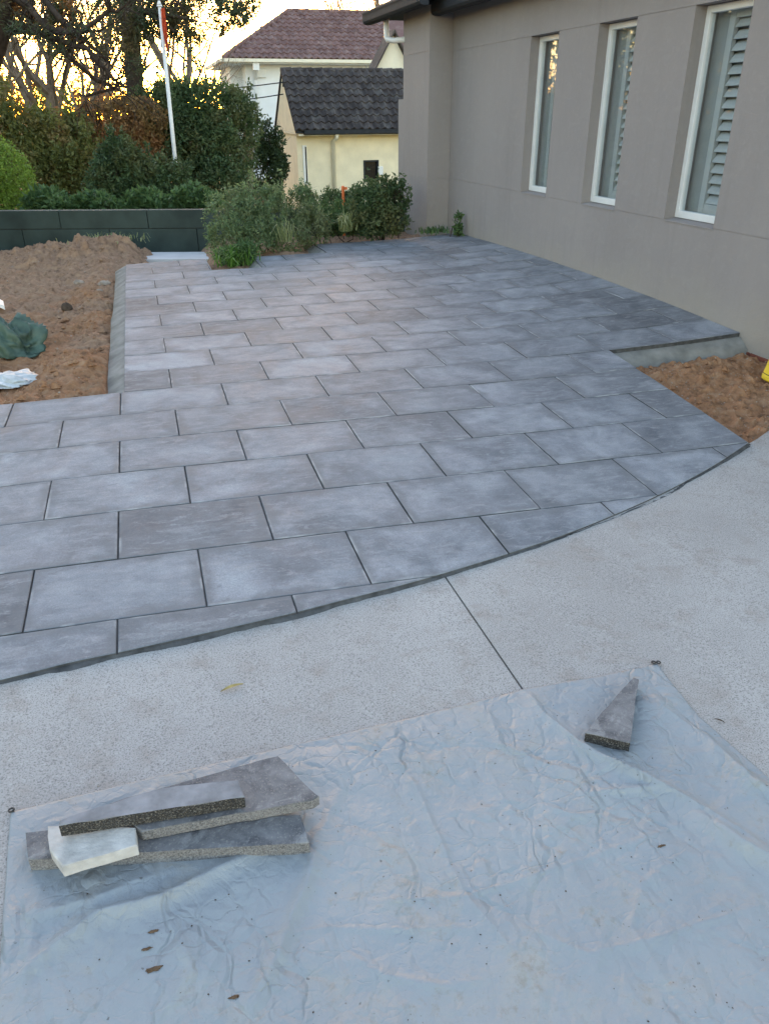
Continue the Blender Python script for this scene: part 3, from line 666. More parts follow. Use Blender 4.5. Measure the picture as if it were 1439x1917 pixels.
# cream gable of a house further back
YC = 33.0
ap = ony(735, 64, YC); bl = ony(697, 140, YC); slope_w = ap[0]-bl[0]; hgt = ap[2]-bl[2]
cg = tag(empty('gabled_house'), 'pale cream house gable with dark barge boards beside the white house', 'house')
hw = 2.3; zl = ap[2] - hw*hgt/slope_w
g = MB(); g.prism([(ap[0]-hw, YC, zl), (ap[0], YC, ap[2]), (ap[0]+hw, YC, zl), (ap[0]+hw, YC, -2), (ap[0]-hw, YC, -2)], [(ap[0]-hw, YC+.9, zl), (ap[0], YC+.9, ap[2]), (ap[0]+hw, YC+.9, zl), (ap[0]+hw, YC+.9, -2), (ap[0]-hw, YC+.9, -2)]); g.build('wall', M['cream_pale'], cg)
for sg in (-1, 1):
    g = MB(); ex = ap[0] + sg*(hw+.35); ez = ap[2] + .06 - (hw+.35)*hgt/slope_w
    g.prism([(ap[0], YC-.3, ap[2]+.16), (ex, YC-.3, ez+.10), (ex, YC-.3, ez), (ap[0], YC-.3, ap[2]+.04)], [(ap[0], YC+.9, ap[2]+.16), (ex, YC+.9, ez+.10), (ex, YC+.9, ez), (ap[0], YC+.9, ap[2]+.04)]); g.build('roof', M['tile_dark'], cg)
rebase(cg, (ap[0], YC, -2))

# ------------------------------------------------------------------ flagpole, wires, stake
pb = atD(338, 396, 19.0); ptp = atD(299, 12, 19.0); pb = pb + (pb-ptp)*.28
fl = tag(empty('flagpole'), 'leaning white flagpole with a furled red flag behind the green wall', 'flagpole')
g = MB(); g.tube([pb, ptp], [.055, .035], 10); g.build('pole', M['pole'], fl, smooth=True)
g = MB(); g.tube([ptp, ptp+np.array([0, 0, .1])], [.06, .02], 8); g.build('finial', M['pole'], fl)
rows = []
fa = [atD(*q, 18.95) for q in ((301, 16), (303, 45), (307, 70), (311, 92))]; fb_ = [atD(*q, 18.9) for q in ((309, 14), (312, 52), (315, 78), (316, 100))]
P = np.zeros((4*5+1, 9, 3))
for i in range(21):
    t = i/20*3; k = min(int(t), 2); f = t-k; A = fa[k]*(1-f)+fa[k+1]*f; B = fb_[k]*(1-f)+fb_[k+1]*f
    for j in range(9): P[i, j] = A + (B-A)*j/8 + np.array([0, .06*math.sin(j*1.9+i*.3), 0])
grid_mesh('flag', P, M['flag'], fl); rebase(fl, pb)
def wire(a, b, sag, label):
    pts = [np.array(a)*(1-t)+np.array(b)*t - np.array([0, 0, sag*4*t*(1-t)]) for t in np.linspace(0, 1, 25)]
    g = MB(); g.tube([q - pts[0] for q in pts], .016, 5); o = g.build('power_line', M['wire'], None); o.location = Vector(pts[0]); tag(o, label, 'wire', 'overhead wires to the garage'); return o
wa = np.array([gx0-.02, yr-.35, bk[2]])
wire(wa, atD(-120, 118, 34), .55, 'upper dark overhead wire running left from the garage gable')
wire(wa - np.array([0, 0, .32]), atD(-120, 150, 34), .6, 'lower thin overhead wire running left from the garage gable')
sk = atD(643, 392, 11.6); st_ = atD(644, 348, 11.6)
g = MB(); sk2 = sk - np.array([0, 0, .35]); hgt_ = st_[2]-sk2[2]
g.tube([(0, 0, 0), (.0, 0, hgt_)], .02, 6); g.box(-.022, .06, -.006, .006, hgt_-.05, hgt_-.015); g.box(-.022, .05, -.02, .02, hgt_*.42, hgt_*.46)
o = g.build('marker_stake', M['orange'], None); o.location = Vector(sk2); tag(o, 'thin orange marker stake standing among the bed shrubs', 'stake')

# ------------------------------------------------------------------ plants
def leaf_cloud(name, ells, n, size, mat, parent=None, shell=.55, gap=.42, gs=3.0, up=.3, seed=1, aspect=.45, droop=0, smax=None):
    r = np.random.default_rng(seed); vol = np.array([e[3]*e[4]*e[5] for e in ells]); vol = vol**.75; cnt = (n*vol/vol.sum()).astype(int)
    C = []
    for e, k in zip(ells, cnt):
        k2 = int(k*2.2); d = r.normal(size=(k2, 3)); d /= np.linalg.norm(d, axis=1)[:, None]
        rad = np.where(r.random(k2) < .7, shell + (1-shell)*r.random(k2)**.6, r.random(k2)**(1/3))
        rad *= 1 + .18*(r.random(k2)-.3)
        p = np.array(e[:3]) + d*rad[:, None]*np.array(e[3:6])
        g = .5*vn(p[:, 0]*gs + p[:, 2]*gs*.7, p[:, 1]*gs - p[:, 2]*gs*.6, seed) + .5*vn(p[:, 0]*gs*2.3 - p[:, 2]*gs*1.9, p[:, 1]*gs*2.1 + p[:, 2]*gs*1.1, seed+5)
        p = p[g > gap][:k]; C.append(p)
    C = np.concatenate(C); m = len(C)
    ax = r.normal(size=(m, 3)); ax[:, 2] += up - droop; ax /= np.linalg.norm(ax, axis=1)[:, None]
    nn = r.normal(size=(m, 3)); nn[:, 2] += .6; sd_ = np.cross(ax, nn); sd_ /= np.linalg.norm(sd_, axis=1)[:, None] + 1e-9
    nv = np.cross(sd_, ax)
    L = size*(.6+.8*r.random(m))[:, None]; W = L*aspect
    V = np.stack([C, C+ax*L*.5+sd_*W*.5+nv*L*.08, C+ax*L, C+ax*L*.5-sd_*W*.5+nv*L*.08], 1).reshape(-1, 3)
    t = r.random(m)*.75 + .25*vn(C[:, 0]*2.2, C[:, 2]*2.2, seed)
    return quads(name, V, np.arange(4*m).reshape(-1, 4), mat, parent, False, t)
def branches(mb, p, d, L, r, depth, rg, spread=.55, bend=.18, sides=5, kids=3, up=.12, ends=None):
    n = 4; pts = [np.array(p)]; rad = [r]; d = np.array(d, float)
    for i in range(n):
        d = d + rg.normal(0, bend, 3) + np.array([0, 0, up*.4]); d /= np.linalg.norm(d); pts.append(pts[-1] + d*L/n); rad.append(r*(1-.55*(i+1)/n))
    mb.tube(pts, rad, sides if r > .012 else 3, cap=False)
    if depth == 0:
        if ends is not None: ends.append(pts[-1])
        return
    for k in range(kids):
        i = rg.integers(1, n+1); dd = d*.8 + rg.normal(0, spread, 3); dd[2] += up; dd /= np.linalg.norm(dd)
        branches(mb, pts[i], dd, L*rg.uniform(.55, .85), rad[i]*.72, depth-1, rg, spread, bend, sides, kids, up, ends)
LF = {'dark': m_leaf('leaf_dark', (0.034, 0.067, 0.030), (0.102, 0.158, 0.064), (0.132, 0.144, 0.060)),
      'olive': m_leaf('leaf_olive', (0.078, 0.101, 0.027), (0.205, 0.205, 0.058), (0.234, 0.166, 0.058)),
      'autumn': m_leaf('leaf_autumn', (0.148, 0.096, 0.038), (0.348, 0.217, 0.086), (0.401, 0.200, 0.096), .45),
      'bright': m_leaf('leaf_bright', (.13, .22, .03), (.26, .38, .07), None, .4),
      'mid': m_leaf('leaf_mid', (0.043, 0.092, 0.037), (0.126, 0.210, 0.076)),
      'bed': m_leaf('leaf_bed', (0.073, 0.131, 0.060), (0.213, 0.288, 0.131), (0.181, 0.213, 0.106)),
      'grass': m_leaf('blade_green', (.06, .15, .02), (.17, .32, .06)),
      'pale_grass': m_leaf('blade_pale', (.16, .2, .07), (.40, .44, .22)),
      'pine': m_leaf('needle_dark', (0.021, 0.039, 0.021), (0.068, 0.093, 0.039), (0.112, 0.083, 0.033), .25, 1.2),
      'rust': m_leaf('leaf_rust', (0.150, 0.068, 0.022), (0.360, 0.195, 0.060), None, .5),
      'ivy': m_leaf('leaf_ivy', (0.023, 0.046, 0.023), (0.067, 0.106, 0.042))}
def ell(px, py, D, rx, ry, depth=None):
    """ellipsoid whose centre is seen at px,py at depth D; radii given in photo pixels"""
    c = atD(px, py, D); k = D/ FPX * 1.06
    return (c[0], c[1], c[2], rx*k, (depth if depth else rx*k*.8), ry*k)
def plant(name, label, cat, ells, n, size, leaf, group=None, stems=5, seed=1, bark='bark', foot=None, sprigs=0, **kw):
    xs = [e[0] for e in ells]; bx = float(np.mean(xs)); by = float(np.mean([e[1] for e in ells])); gzv = float(gz(np.array(bx), np.array(by))) if foot is None else foot
    t = tag(empty(name), label, cat, group); base = list(ells); rs = np.random.default_rng(seed+300); ells = list(ells)
    for _ in range(sprigs):
        e = base[rs.integers(len(base))]; d = rs.normal(size=3); d[2] = abs(d[2])*1.2; d /= np.linalg.norm(d); k = rs.uniform(.9, 1.12); q = min(e[3], e[4], e[5])*rs.uniform(.7, 1.1)
        ells.append((e[0]+d[0]*k*e[3], e[1]+d[1]*k*e[4], e[2]+d[2]*k*e[5], q*.17, q*.17, q*rs.uniform(.45, .95)))
    leaf_cloud('foliage', ells, n, size, LF[leaf], t, seed=seed, **kw)
    mb = MB(); rg = np.random.default_rng(seed+100); tops = list(base)
    for i in range(stems):
        e = tops[i % len(tops)]; a = np.array([bx + rg.normal(0, .12), by + rg.normal(0, .08), gzv-.05]); b = np.array(e[:3]) + rg.normal(0, .25, 3)*np.array(e[3:6])
        mid = (a+b)/2 + rg.normal(0, .08, 3); r0_ = max(.008, .012*np.linalg.norm(b-a)); mb.tube([a, mid, b], [r0_, r0_*.75, r0_*.3], 6, False)
        for _ in range(3): branches(mb, b, rg.normal(size=3)+np.array([0, 0, .8]), e[5]*.7, r0_*.35, 1, rg, .6, .2, 4, 3)
    mb.build('stems', M[bark], t); rebase(t, (bx, by, gzv)); return t
HG = 'hedge plants behind the green wall'
plant('clipped_shrub', 'rounded bright green clipped shrub at the left end of the green wall', 'shrub', [ell(4, 345, 14.5, 50, 64), ell(-25, 350, 14.6, 40, 54)], 12000, .055, 'bright', HG, seed=11, shell=.8, gap=.25)
plant('hedge_shrub', 'tall olive green hedge shrub above the clipped green shrub', 'shrub', [ell(35, 270, 19, 70, 58), ell(115, 280, 19, 65, 60), ell(60, 335, 18.5, 80, 55), ell(150, 330, 18.5, 55, 55), ell(-30, 265, 19, 60, 65)], 26000, .10, 'olive', HG, seed=12, sprigs=26, gap=.36)
plant('autumn_shrub', 'brown and orange tinted shrub in the middle of the hedge', 'shrub', [ell(190, 240, 20, 50, 40), ell(245, 235, 20, 55, 42), ell(165, 290, 20, 45, 50), ell(265, 290, 20, 40, 50)], 15000, .09, 'autumn', HG, seed=13, sprigs=24, gap=.46)
plant('dark_shrub', 'small dark green leafy shrub left of the flagpole', 'shrub', [ell(228, 315, 17.2, 42, 45), ell(215, 350, 17, 45, 40), ell(300, 345, 17.2, 45, 40)], 13000, .085, 'dark', HG, seed=14, sprigs=18, gap=.34)
plant('large_shrub', 'large dense dark green shrub behind the flagpole', 'shrub', [ell(300, 215, 21, 60, 45), ell(375, 205, 21.5, 80, 42), ell(440, 230, 21.5, 42, 45), ell(350, 265, 21, 85, 55), ell(430, 285, 21, 45, 45), ell(330, 325, 20.5, 60, 45), ell(400, 340, 20.5, 60, 45)], 42000, .095, 'dark', HG, seed=15, sprigs=40, gap=.37)
plant('side_shrub', 'dark loose shrub between the large shrub and the garage', 'shrub', [ell(503, 275, 24.5, 20, 34), ell(495, 320, 24.5, 36, 42), ell(525, 295, 24.5, 12, 45)], 6500, .10, 'ivy', HG, seed=16, sprigs=16, gap=.46)
for i, (px, py, rx, ry, lab) in enumerate([(90, 375, 48, 22, 'low leafy green plant beside the clipped shrub behind the wall'), (175, 378, 45, 20, 'low leafy green plant under the autumn shrub'), (275, 375, 42, 22, 'low leafy green plant just left of the flagpole foot'), (365, 370, 45, 26, 'low broad leafed plant just right of the flagpole foot')]):
    plant('ground_plant', lab, 'plant', [ell(px, py, 14.2, rx*.6, ry*.75), ell(px+26, py+9, 14.0, rx*.4, ry*.55), ell(px-30, py+8, 14.0, rx*.3, ry*.7)], 1300, .11, 'mid', 'low plants along the wall', 3, seed=20+i, gap=.33)
for i, (X, Y, hh, rr, lab) in enumerate([(-6.5, 14.5, 5.5, 1.9, 'added tall dense evergreen beyond the left edge nearest the wall end'), (-11.5, 17.0, 7.0, 2.6, 'tallest added dense evergreen beyond the left edge'), (-8.0, 8.5, 5.2, 2.0, 'added broad evergreen beyond the left edge of the yard')]):  # unseen trees added to block the warm sky glow and darken window reflections
    g0 = float(gz(np.array(X), np.array(Y))); plant('evergreen_tree', lab, 'tree', [(X, Y, g0+hh*.35, rr, rr, hh*.33), (X+.3, Y-.2, g0+hh*.68, rr*.8, rr*.8, hh*.28), (X-.5, Y+.3, g0+hh*.55, rr*.9, rr*.8, hh*.25)], 9000, .22, 'dark', 'added evergreens beyond the left edge', 4, 81+i, gap=.33, gs=1.4)
for i, (az, D, hh, rr, lf, lab) in enumerate([(-22, 40, 8.5, 3.4, 'olive', 'added far olive tree left of the frame, nearest to it'), (-29, 44, 10.5, 4.0, 'dark', 'added far dark tree left of the frame, second from it'), (-35.5, 38, 7.5, 3.0, 'autumn', 'added far autumn tree left of the frame'), (-41, 42, 10.0, 4.2, 'dark', 'added far dark tree well left of the frame'), (-49, 36, 9.0, 4.2, 'olive', 'added far olive tree well left of the frame'), (-58, 30, 9.0, 4.0, 'dark', 'added dark tree at the far left beyond the yard'), (-70, 24, 8.0, 3.6, 'dark', 'added dark tree beside the far left of the yard')]):  # unseen trees added to close the horizon reflected in the windows
    a_ = math.radians(az); X = CAM[0] + D*math.sin(a_); Y = CAM[1] + D*math.cos(a_); g0 = float(gz(np.array(X), np.array(Y)))
    plant('added_tree', lab, 'tree', [(X, Y, g0+hh*.30, rr, rr*.8, hh*.30), (X+.6, Y, g0+hh*.66, rr*.8, rr*.7, hh*.30), (X-.9, Y+.3, g0+hh*.5, rr*.8, rr*.7, hh*.25)], 6000, .38, lf, 'added leafy trees on the left horizon', 4, 181+i, gap=.34, gs=.8)
# trunk by the white house
def trunk_thing(name, label, pts, rad, bark='bark', cat='tree'):
    t = tag(empty(name), label, cat); g = MB(); g.tube(pts, rad, 10); g.build('trunk', M[bark], t, smooth=True); return t
q0 = atD(463, 400, 23.5); q1 = atD(464, 260, 23.5); q2 = atD(466, 215, 23.5)
t = trunk_thing('tree_stump', 'thick grey green bare trunk in front of the white house', [q0-np.array([0, 0, 1.0]), q0, q1, q2], [.2, .17, .15, .12], 'bark_pale'); rebase(t, q0-np.array([0, 0, 1.0]))
# bare trees
def bare_tree(label, px, D, ptop, r, seed, kids=4, depth=4, L=None, spread=.5, up=.22, bark='bark_pale'):
    b = atD(px, 395, D); b[2] = float(gz(b[0], b[1])); top = atD(px + ptop[0], ptop[1], D); t = tag(empty('bare_tree'), label, 'tree', 'bare winter trees in the background')
    rg = np.random.default_rng(seed); mb = MB(); mid = (b+top)/2 + np.array([rg.normal(0, .2), 0, 0]); mb.tube([b, mid, top], [r, r*.8, r*.6], 8, False); mb.build('trunk', M[bark], t, smooth=True)
    mb = MB()
    for k in range(6):
        f = rg.uniform(.55, 1); p = b*(1-f)+top*f if f < .99 else top; d = np.array([rg.normal(0, .7), rg.normal(0, .4), 1.0]); d /= np.linalg.norm(d)
        branches(mb, p, d, (L or 3.0)*rg.uniform(.7, 1.1), r*.45, depth, rg, spread, .12, 5, kids, up)
    mb.build('crown', M[bark], t); rebase(t, b)
bare_tree('bare spreading tree above the left hedge', 95, 27, (0, 170), .24, 31, 3, 4, 3.8)
bare_tree('bare tree right of the flagpole with fine upright twigs', 342, 30, (0, 160), .18, 32, 3, 4, 3.6)
bare_tree('bare tree with dense twigs between the two large trees', 170, 36, (5, 175), .22, 33, 3, 4, 3.6)
bare_tree('bare thin tree at the far left edge', 12, 25, (-6, 150), .12, 34, 4, 3, 2.2)
bare_tree('bare tree behind the ridge of the red tiled roof', 700, 60, (0, 60), .3, 35, 4, 4, 6.0)
bare_tree('bare tree whose twigs show left of the white house', 388, 38, (0, 190), .12, 36, 3, 4, 2.4)
# far pale autumn trees seen through the twigs
plant('autumn_tree', 'far tree with orange autumn leaves glowing above the left hedge', 'tree', [ell(70, 185, 40, 55, 32), ell(120, 200, 40, 45, 28), ell(25, 165, 40, 40, 35)], 2600, .20, 'rust', None, 4, 41, gap=.58)
plant('autumn_tree', 'far tree with yellow brown leaves left of the flagpole', 'tree', [ell(185, 178, 42, 45, 25), ell(210, 205, 42, 50, 22), ell(160, 150, 42, 45, 30)], 1800, .20, 'autumn', None, 4, 42, gap=.6)
# big tree at the top left: trunk at the frame edge with limbs sweeping right
bt = tag(empty('pine_tree'), 'large dark tree whose limbs hang in from the top left corner', 'tree')
DT = 11.0
pts = [atD(-95, 520, DT), atD(-75, 330, DT), atD(-45, 180, DT), atD(-6, 60, DT), atD(10, -60, DT), atD(20, -260, DT)]; pts[0][2] = -.4
g = MB(); g.tube(pts, [.24, .19, .165, .155, .15, .12], 12); g.build('trunk', M['bark'], bt, smooth=True)
limbs = [([(5, 40, 11), (60, 55, 10.8), (110, 75, 10.6), (165, 92, 10.3), (215, 150, 10.2)], .05), ([(5, -20, 11), (55, 12, 10.8), (90, 55, 10.6), (150, 62, 10.5), (205, 20, 10.4)], .055),
         ([(5, 60, 11), (45, 58, 11.2), (80, 62, 11.4), (110, 90, 11.5), (180, 150, 11.7), (215, 165, 11.9), (160, 180, 12)], .045), ([(8, -60, 11), (90, -40, 11), (180, -30, 10.8), (300, -20, 10.6)], .07),
         ([(85, 0, 10.8), (120, 45, 10.7), (160, 75, 10.6), (205, 118, 10.6)], .04)]
rg = np.random.default_rng(77)
for pl_, r in limbs:
    g = MB(); P = [atD(*q) for q in pl_]; g.tube(P, [r*(1-.6*i/(len(P)-1)) for i in range(len(P))], 7)
    for q in P[1:]:
        for _ in range(3): branches(g, q, rg.normal(size=3)+np.array([.4, 0, .0]), .45, r*.3, 2, rg, .6, .2, 4, 3, .02)
    g.build('limb', M['bark'], bt, smooth=True)
cl = [(28, 28, 32, 26), (75, 18, 40, 26), (60, 60, 34, 14), (100, 60, 30, 22), (130, 25, 42, 26), (158, 70, 36, 22), (190, 40, 30, 24), (205, 95, 20, 16), (110, 95, 22, 12), (-15, 5, 40, 30), (180, 5, 50, 20)]
leaf_cloud('foliage', [ell(x, y, 10.8 + .4*math.sin(i*2.1), rx, ry, .4) for i, (x, y, rx, ry) in enumerate(cl)], 4600, .085, LF['pine'], bt, shell=.2, gap=.57, gs=5, seed=51, aspect=.14, droop=.5)
leaf_cloud('rust_foliage', [ell(x, y, 11.2, rx, ry, .35) for x, y, rx, ry in ((48, 28, 22, 18), (118, 18, 26, 20), (135, 62, 16, 16), (30, 5, 25, 15))], 1100, .075, LF['rust'], bt, shell=.2, gap=.45, gs=5, seed=52, aspect=.3)
rebase(bt, pts[0])
# second evergreen: dark straight trunk and a spreading crown above the flagpole
et = tag(empty('evergreen_tree'), 'dark evergreen tree with drooping crown above the flagpole', 'tree')
DE = 22.0
p0 = atD(258, 330, DE); p0[2] = float(gz(p0[0], p0[1])); P = [p0, atD(254, 180, DE), atD(247, 80, DE), atD(238, 0, DE), atD(232, -160, DE)]
g = MB(); g.tube(P, [.27, .22, .21, .2, .16], 10); g.build('trunk', M['bark'], et, smooth=True)
g = MB()
for a, b, c in (((240, 20), (300, 25), (370, 40)), ((236, -20), (320, -15), (440, 5)), ((242, 50), (270, 20), (330, 60)), ((238, 0), (200, -20), (170, 30)), ((234, -80), (330, -70), (470, -20))):
    g.tube([atD(*a, DE), atD(*b, DE-.6), atD(*c, DE-1)], [.09, .06, .02], 6)
g.build('limb', M['bark'], et, smooth=True)
ce = [(290, 22, 45, 26), (340, 40, 48, 28), (385, 25, 45, 30), (430, 10, 40, 24), (465, 8, 24, 20), (350, 5, 80, 20), (250, 10, 30, 25), (230, 60, 26, 32), (250, 92, 18, 26), (272, 62, 20, 16), (410, 48, 22, 14), (365, 68, 18, 12), (215, 20, 20, 25), (235, 125, 10, 22), (262, 120, 9, 18), (448, 38, 14, 12)]
leaf_cloud('foliage', [ell(x, y, DE - .5 + .8*math.sin(i*1.7), rx, ry, 1.0) for i, (x, y, rx, ry) in enumerate(ce)], 11500, .12, LF['pine'], et, shell=.15, gap=.55, gs=2.2, seed=53, aspect=.25, droop=.6)
rebase(et, p0)

# ------------------------------------------------------------------ planting bed beside the patio
BG = 'shrubs in the planting bed'
plant('bed_shrub', 'wide grey green shrub at the left end of the planting bed', 'shrub', [ell(440, 415, 10.2, 50, 42, .35), ell(500, 400, 10.4, 55, 42, .35), ell(470, 455, 9.9, 50, 36, .3), ell(425, 455, 10.0, 32, 34, .25), ell(535, 440, 10.2, 35, 35, .25), ell(465, 378, 10.4, 42, 26, .3), ell(520, 375, 10.5, 34, 24, .3)], 12500, .046, 'bed', BG, 14, 61, foot=-.08, sprigs=80, gap=.44, gs=6, aspect=.38)
plant('bed_shrub', 'slender upright shrub in the middle of the planting bed', 'shrub', [ell(575, 385, 10.8, 20, 34, .2), ell(582, 430, 10.5, 30, 34, .22), ell(570, 365, 10.8, 13, 22, .12)], 4200, .046, 'bed', BG, 6, 62, foot=-.08, sprigs=34, gap=.44, gs=6, aspect=.38)
plant('bed_shrub', 'small dark shrub behind the orange stake', 'shrub', [ell(632, 385, 11.9, 26, 24, .25), ell(660, 378, 11.9, 20, 20, .2)], 3600, .045, 'dark', BG, 4, 63, foot=-.15, sprigs=10, gap=.38, gs=6)
plant('bed_shrub', 'dark glossy shrub against the grey house pier', 'shrub', [ell(700, 385, 11.0, 40, 34, .3), ell(742, 372, 11.1, 24, 28, .22), ell(690, 415, 10.8, 40, 26, .25), ell(735, 410, 10.9, 28, 26, .2), ell(715, 360, 11.1, 34, 18, .2)], 9000, .05, 'dark', BG, 12, 64, foot=-.08, sprigs=60, gap=.43, gs=6)
plant('bed_shrub', 'low green filler plant beside the paving at the bed centre', 'shrub', [ell(610, 415, 10.9, 36, 24, .25), ell(650, 412, 11.0, 32, 22, .25)], 4200, .042, 'mid', BG, 3, 65, foot=-.08, sprigs=14, gap=.42, gs=6)
def tuft(name, label, px, py, D, n, L, leaf, seed, w=.006, spread=.6, base=.06):
    r = np.random.default_rng(seed); b = atD(px, py, D); V = []; Q = []; T = []
    for i in range(n):
        a = r.uniform(0, 6.283); lean = spread*r.uniform(.2, 1); l = L*r.uniform(.5, 1.1); o = np.array([r.normal(0, base), r.normal(0, base), 0]); dr = np.array([math.cos(a), math.sin(a), 0]); sd_ = np.array([-dr[1], dr[0], 0])*w
        q1 = o + dr*l*lean*.35 + np.array([0, 0, l*.6]); q2 = o + dr*l*lean + np.array([0, 0, l*(1-.55*lean)])
        k = len(V); V += [o-sd_, o+sd_, q1+sd_*.9, q1-sd_*.9, q2+sd_*.15, q2-sd_*.15]; Q += [(k, k+1, k+2, k+3), (k+3, k+2, k+4, k+5)]; t_ = r.random(); T += [t_, t_]
    o = quads(name, np.array(V), np.array(Q), LF[leaf], None, False, np.array(T)); o.location = Vector(b); return tag(o, label, 'grass tuft', 'grass tufts in the bed')
tuft('grass_tuft', 'bright green grass tuft at the front corner of the bed', 443, 496, 9.15, 130, .30, 'grass', 71, .006, 1.4, .10)
plant('weed', 'low bright green leafy weed around the front grass tuft', 'plant', [ell(440, 480, 9.2, 34, 16, .14), ell(455, 468, 9.25, 22, 16, .12)], 1500, .05, 'mid', None, 3, 75, foot=-.05, gap=.36, gs=8, aspect=.3)
tuft('grass_tuft', 'pale straw green grass tuft at the bed centre', 650, 432, 10.6, 110, .34, 'pale_grass', 72, .006, 1.3, .05)
tuft('grass_tuft', 'thin pale grass tuft between the wide and slender shrubs', 535, 452, 9.9, 60, .36, 'pale_grass', 73, .004, 1.2, .05)
plant('seedling', 'small upright green seedling at the foot of the house wall', 'plant', [ell(858, 432, 10.75, 8, 10, .05), ell(858, 415, 10.75, 6, 14, .04)], 420, .045, 'mid', None, 2, 74, foot=.0, gap=.3, gs=9)
for i, (px, py) in enumerate(((800, 436), (822, 434))): tuft('weed', ('tiny weed by the pier foot left of the seedling', 'tiny weed between pier foot and seedling')[i], px, py, 11.0, 60, .10, 'mid', 75+i, .008, .9, .09)
tuft('grass_tuft', 'dry straw heap on top of the soil mound', 205, 452, 11.5, 150, .13, 'pale_grass', 79, .006, 1.0, .22)
# strip of lawn in front of the wall
r = np.random.default_rng(5); n = 9000; ss = r.uniform(-.6, 3.4, n); dd = r.uniform(11.72, 12.2, n)
B = np.stack([CAM[0]+HD[0]*dd+HD[1]*ss, CAM[1]+HD[1]*dd-HD[0]*ss, np.full(n, -.30)], 1); a = r.uniform(0, 6.28, n); l = r.uniform(.05, .11, n)
tip = B + np.stack([np.cos(a)*l*.4, np.sin(a)*l*.4, l], 1); sdv = np.stack([-np.sin(a), np.cos(a), 0*a], 1)*.006
V = np.stack([B-sdv, B+sdv, tip+sdv*.2, tip-sdv*.2], 1).reshape(-1, 3)
tag(quads('lawn_grass', V, np.arange(4*n).reshape(-1, 4), LF['grass'], None, False, r.random(n)), 'short green grass strip at the foot of the dark green wall', 'grass', kind='stuff')

# ------------------------------------------------------------------ things lying in the yard
def blob(name, label, cat, c, rad, mat, seed, amp=.35, sub=4, fold=2.2):
    bm = bmesh.new(); bmesh.ops.create_icosphere(bm, subdivisions=sub, radius=1)
    for v in bm.verts:
        p = v.co; f = float(ridge(np.array(p.x*fold + p.z*1.7), np.array(p.y*fold - p.z*1.3), seed, 3)) + .5*float(fbm(np.array(p.x*5+p.z*3), np.array(p.y*5-p.z*2), seed+4, 3)); k = 1 + amp*(f-.6)
        z = p.z*k; v.co = Vector((p.x*k*rad[0], p.y*k*rad[1], (z if z > 0 else z*.35)*rad[2]))
    me = bpy.data.meshes.new(name); bm.to_mesh(me); bm.free(); o = link(name, me, mat, None, True); o.location = Vector(c); return tag(o, label, cat)
g0 = onz(28, 655, -.06); o = blob('green_sheet', 'crumpled dark green sheet bundled on the bare soil', 'sheet', g0, (.25, .22, .26), M['green_sack'], 3, .8, 5, 1.1)
g0 = onz(18, 715, -.05); o = blob('plastic_sheet', 'crumpled pale grey plastic sheet below the green bundle', 'sheet', g0, (.20, .15, .055), M['grey_sack'], 9, 1.0, 5, 1.3)
g0 = onz(-8, 572, -.07)
gb = MB(); gb.prism([(-.12, -.14, .14), (.10, -.14, .02), (.06, .10, .02), (-.14, .10, .16)], [(-.12, -.14, .12), (.10, -.14, -.02), (.06, .10, -.02), (-.14, .10, .13)])
o = gb.build('board', M['white_frame'], None, .004); o.location = Vector(g0); tag(o, 'white board leaning at the left edge of the yard', 'board')
blob('soil_clod', 'round dark clod lying on the yard soil', 'clod', onz(126, 578, -.09), (.055, .055, .06), M['clod'], 21, .25, 3)
for i, (px, py, s, lab) in enumerate([(196, 532, .06, 'larger pale rubble lump beside the concrete haunch'), (148, 530, .05, 'flat pale rubble lump on the yard soil'), (186, 545, .035, 'small pale rubble chip beside the concrete haunch'), (176, 716, .03, 'pinkish rubble chip at the near end of the haunch'), (80, 612, .03, 'pale chip beside the green bundle')]):
    blob('rubble_lump', lab, 'rubble', onz(px, py, -.08), (s*1.2, s, s*.7), M['rubble'], 30+i, .5, 3)
# many small stones in both soil areas (too many to count)
def pebbles(name, label, n, fx, zfun, mat, smin, smax, seed):
    r = np.random.default_rng(seed); V = []; F = []
    oct_ = np.array([(1,0,0),(0,1,0),(-1,0,0),(0,-1,0),(0,0,1),(0,0,-1)], float); tf = [(0,1,4),(1,2,4),(2,3,4),(3,0,4),(1,0,5),(2,1,5),(3,2,5),(0,3,5)]
    X, Y = fx(r, n); Z = zfun(X, Y)
    S = smin + (smax-smin)*r.random(n)**3
    P = oct_[None]*(S[:, None, None]*(.6+.7*r.random((n, 6, 1)))); ang = r.uniform(0, 6.28, n); c, s = np.cos(ang), np.sin(ang)
    P = np.stack([P[..., 0]*c[:, None]-P[..., 1]*s[:, None], P[..., 0]*s[:, None]+P[..., 1]*c[:, None], P[..., 2]*.7], -1) + np.stack([X, Y, Z], -1)[:, None]
    Q = (np.arange(n)[:, None, None]*6 + np.array(tf)[None]).reshape(-1, 3)
    return tag(quads(name, P.reshape(-1, 3), Q, mat, None, False), label, 'stones', kind='stuff')
pebbles('loose_stones', 'loose pale stones scattered over the yard soil', 900, lambda r, n: (-2.2*r.random(n)**.8-.02, 2.45+7*r.random(n)**1.5), yard2, M['rubble'], .003, .016, 1)
pebbles('loose_stones', 'loose pale stones in the soil pocket by the house', 900, lambda r, n: (lambda x, y: (x, np.maximum(y, .86+(x-3.23)*.56)))(3.34+1.1*r.random(n), .9+1.45*r.random(n)), pocket, M['rubble'], .002, .009, 2)
pebbles('loose_clods', 'dark soil clods scattered over the yard soil', 900, lambda r, n: (-2.2*r.random(n)**.8-.02, 2.45+7*r.random(n)**1.5), yard2, M['soil'], .005, .035, 3)
